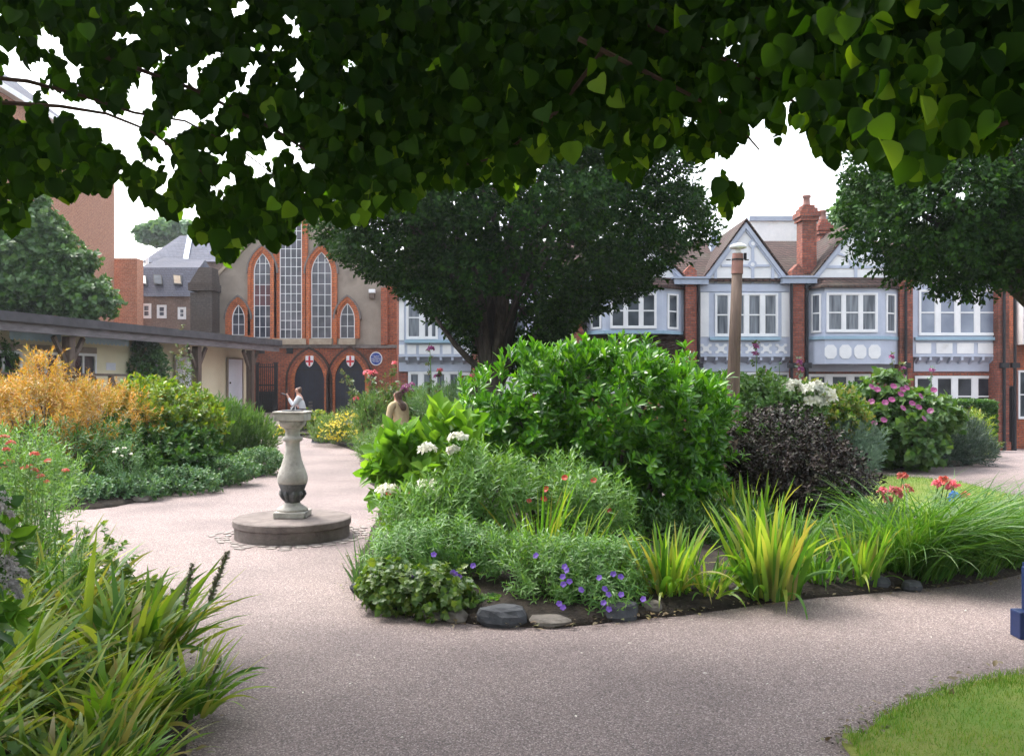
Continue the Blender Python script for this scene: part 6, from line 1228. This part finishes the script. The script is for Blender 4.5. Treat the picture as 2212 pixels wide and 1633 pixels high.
# lower edge of the foliage, photo columns -> rows
ED = [(-500,560),(-100,500),(0,480),(30,500),(60,430),(90,395),(140,425),(190,400),(225,420),(255,370),(285,400),(330,440),(375,475),(410,490),(440,520),(490,565),(520,520),(560,505),(610,535),(650,470),(690,455),(740,480),(800,470),(840,430),(880,450),(920,400),(960,395),(1010,400),(1060,380),(1100,420),(1140,385),(1180,320),(1220,345),(1260,300),(1300,290),(1330,370),(1375,390),(1410,320),(1450,300),(1500,340),(1535,350),(1552,420),(1575,465),(1600,400),(1632,370),(1660,330),(1700,265),(1740,275),(1780,320),(1805,345),(1825,270),(1860,330),(1900,350),(1950,375),(2000,390),(2030,300),(2070,330),(2120,315),(2165,325),(2212,260),(2600,320),(3000,380)]
ex_, ez_ = np.array([e[0] for e in ED]), np.array([e[1] for e in ED])
HO = [(40,190,42,32),(98,93,20,13),(118,215,16,12),(92,150,18,10),(170,235,42,10),(215,262,50,14),(258,300,36,22),(285,262,17,16),(308,225,14,14),(292,345,16,14),(405,262,22,16),(375,290,14,10),(345,320,10,12),(335,365,9,9),(505,305,12,9),(545,350,16,12),(560,370,10,14),(640,330,14,18),(665,365,12,8),(595,330,8,8),(470,410,20,10),(500,395,10,7),(515,20,14,14),(550,70,5,5),(1705,258,10,22),(1640,300,22,22),(1612,340,28,20),(1590,375,18,20),(1655,330,20,20),(1548,355,14,12),(410,470,16,16),(300,20,8,6),(440,320,10,10),(480,345,9,9),(1570,225,8,6),(1050,520,1,1)]
rng = np.random.default_rng(21); n = 88000
px = rng.uniform(-420, 2650, n); py = rng.uniform(-420, 600, n); Yd = np.interp(px, [0, 900, 1500, 1900], [3.6, 3.7, 3.5, 2.4])+np.interp(px, [1400, 1900], [3.6, 3.0])*rng.uniform(0, 1, n)**.8
e = np.interp(px, ex_, ez_)-rng.uniform(0, 1, n)**3*14; Lf = rng.uniform(.045, .092, n)*np.where(rng.uniform(0, 1, n) < .15, .7, 1)
ok = py+Lf*F/Yd*.45 < e+10
nz = np.array([noise.noise(Vector((a_*.018, b_*.018, 3.1)))+.35*noise.noise(Vector((a_*.05, b_*.05, 1.1))) for a_, b_ in zip(px, py)])
thin = np.interp(px, [-200, 0, 650, 800, 1450, 1560, 1750, 1850], [.0, .0, .14, .6, .6, .2, .28, .9])-np.where(py < 60, -.25, 0)
thin = np.where((px > 80) & (px < 720) & (py > 330), .3, thin); thin = np.where((px < 250) & (py > 265), .5, thin); ok &= ~((nz > thin) & (rng.uniform(0, 1, n) < .985))
for (hx0, hz0, rx, rz) in HO:
    sh_ = Lf*F/Yd*.5; ok &= (((px-hx0)/(rx*1.1+sh_*.72))**2+((py+sh_-hz0)/(rz*1.15+sh_*.8))**2) > 1
px, py, Yd, Lf, e = px[ok], py[ok], Yd[ok], Lf[ok], e[ok]; n = len(px)
P = np.stack([(px-CX)/F*Yd, Yd, EYE-(py-HZ)/F*Yd], 1); D = nrm(np.stack([rng.normal(0, .5, n), rng.normal(0, .55, n), -np.ones(n)], 1)); U = np.stack([rng.normal(0, 1.0, n), -np.ones(n), rng.normal(.3, .7, n)], 1)
backlit = (rng.uniform(0, 1, n) < np.where(e-py < 55, .28, np.where(px > 1780, .25, .025))); cup = rng.uniform(0, 1, n) < .4  # mostly lower-edge and right-hand leaves take the painted backlit colour
for nm, mm, msk in (('leaves', 'judas_leaf', ~backlit), ('backlit_leaves', 'judas_backlit', backlit)):
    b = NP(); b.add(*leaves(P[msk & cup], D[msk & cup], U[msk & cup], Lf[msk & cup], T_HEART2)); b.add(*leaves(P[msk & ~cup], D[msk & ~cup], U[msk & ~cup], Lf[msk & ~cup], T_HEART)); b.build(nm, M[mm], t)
for k, pts in enumerate((((-300,250),(0,228),(130,236),(230,252),(330,292),(430,372),(520,470)), ((-250,150),(60,182),(180,214),(290,250),(400,268),(520,330),(640,420)), ((200,120),(420,200),(600,290),(760,400),(880,430)), ((1250,90),(1450,190),(1580,260),(1640,330)), ((1400,60),(1600,150),(1720,230),(1790,310)), ((2300,60),(2200,190),(2080,250),(1960,330)), ((2330,180),(2200,262),(2100,300)), ((1300,120),(1200,250),(1080,345),(960,372)))):
    m = MB(); Yk = 3.7+.25*(k % 3)-(1.3 if k in (5, 6) else 0); w_ = [at(a_, b_-6, Yk+.12*i) for i, (a_, b_) in enumerate(pts)]; m.tube(w_, [.011*(1-i/(len(w_)+.5)) for i in range(len(w_))], 6)
    m.build('branch', M['twig'], t)
n = 26000; P = np.stack([rng.uniform(-5.5, 6.5, n), rng.uniform(-5.5, 6.5, n), rng.uniform(0, 1, n)], 1); P[:, 2] = 3.3+np.maximum(0, P[:, 1])*.33+P[:, 2]*2.6
q = nrm(np.stack([rng.normal(0, 1, n), rng.normal(0, 1, n), -.7*np.ones(n)], 1)); b = NP(); b.add(*leaves(P, q, np.stack([rng.normal(0, .5, n), rng.normal(0, .5, n), np.ones(n)], 1), rng.uniform(.10, .15, n), T_OVAL)); b.build('crown', M['judas_leaf'], t)  # unseen leaves overhead, added to shade the visible canopy
n = 16000; a = rng.uniform(math.radians(100), math.radians(440), n); rr = rng.uniform(4.2, 6.5, n); P = np.stack([JX*.3+rr*np.cos(a), -1.0+rr*np.sin(a), rng.uniform(1.9, 5.5, n)], 1); P = P[(P[:, 1] < .4)]; n = len(P)
b = NP(); b.add(*leaves(P, nrm(np.stack([rng.normal(0, .5, n), rng.normal(0, .5, n), -np.ones(n)], 1)), rng.normal(size=(n, 3)), rng.uniform(.10, .15, n), T_OVAL)); b.build('rear_shade_leaves', M['judas_leaf'], t)  # unseen leaf curtain behind the camera, added to block sky light
# fallen petals and leaves on the path
rng = np.random.default_rng(55); n = 70; P = np.stack([rng.uniform(-1.2, 4, n), rng.uniform(3.6, 7, n), np.full(n, .012)], 1); b = NP(); b.add(*leaves(P, np.stack([rng.normal(size=n), rng.normal(size=n), np.full(n, .05)], 1), np.tile([0, 0, 1.], (n, 1)), rng.uniform(.008, .022, n), T_OVAL)); b.build('fallen_petals', M['white_petal'], kind='stuff', label='scattered pale fallen petals on the path and lawn', cat='petals')

# leaf litter gathered along the bed edges
rng = np.random.default_rng(57); pts = cr(bedA)+cr(lawnB)+cr(bedD); pts = [p for p in pts if p[1] < 10.5]; idx = rng.integers(0, len(pts), 1300); B = np.array(pts)[idx]+rng.normal(0, .075, (1300, 2)); n = len(B); P = np.c_[B, .022+rng.uniform(0, .02, n)]
b = NP(); b.add(*leaves(P, np.stack([rng.normal(size=n), rng.normal(size=n), rng.normal(0, .15, n)], 1), np.tile([0, 0, 1.], (n, 1))+rng.normal(0, .2, (n, 3)), rng.uniform(.012, .05, n), T_OVAL)); b.build('leaf_litter', M['litter'], kind='stuff', label='dry brown leaf litter gathered along the edges of beds and lawn', cat='leaf litter')
rng = np.random.default_rng(58); n = 260; P = np.stack([rng.uniform(-2, 4, n), rng.uniform(3.4, 12, n), np.full(n, .01)], 1); b = NP(); b.add(*leaves(P, np.stack([rng.normal(size=n), rng.normal(size=n), np.full(n, .05)], 1), np.tile([0, 0, 1.], (n, 1)), rng.uniform(.008, .03, n), T_THIN)); b.build('path_litter', M['litter'], kind='stuff', label='scattered bits of dry leaf and twig lying on the gravel path', cat='leaf litter')
rng = np.random.default_rng(59); idx = rng.integers(0, len(pts), 5200); B = np.array(pts)[idx]+rng.normal(0, .05, (5200, 2)); n = len(B); P = np.c_[B, np.full(n, .016)]
b = NP(); b.add(*leaves(P, np.stack([rng.normal(size=n), rng.normal(size=n), rng.normal(0, .1, n)], 1), np.tile([0, 0, 1.], (n, 1)), rng.uniform(.006, .016, n), T_OVAL)); b.build('soil_crumbs', M['soil'], kind='stuff', label='dark crumbs of soil spilt onto the path along the bed edges', cat='soil')

# ------------------------------------------------------------------ thin scattering volume added to imitate lens glare
glare_m = bpy.data.materials.new('glare'); glare_m.use_nodes = True; nn = glare_m.node_tree; nn.nodes.remove(nn.nodes['Principled BSDF'])
pv = nn.nodes.new('ShaderNodeVolumePrincipled'); pv.inputs['Color'].default_value = (.86, .91, 1, 1); pv.inputs['Density'].default_value = .0006; pv.inputs['Anisotropy'].default_value = .3; nn.links.new(pv.outputs[0], nn.nodes['Material Output'].inputs['Volume'])
m = MB(); m.box(-60, 60, -20, 85, -3, 24); m.build('glare', glare_m, kind='stuff', label='thin pale volume added over the whole garden to stand in for lens glare', cat='glare')
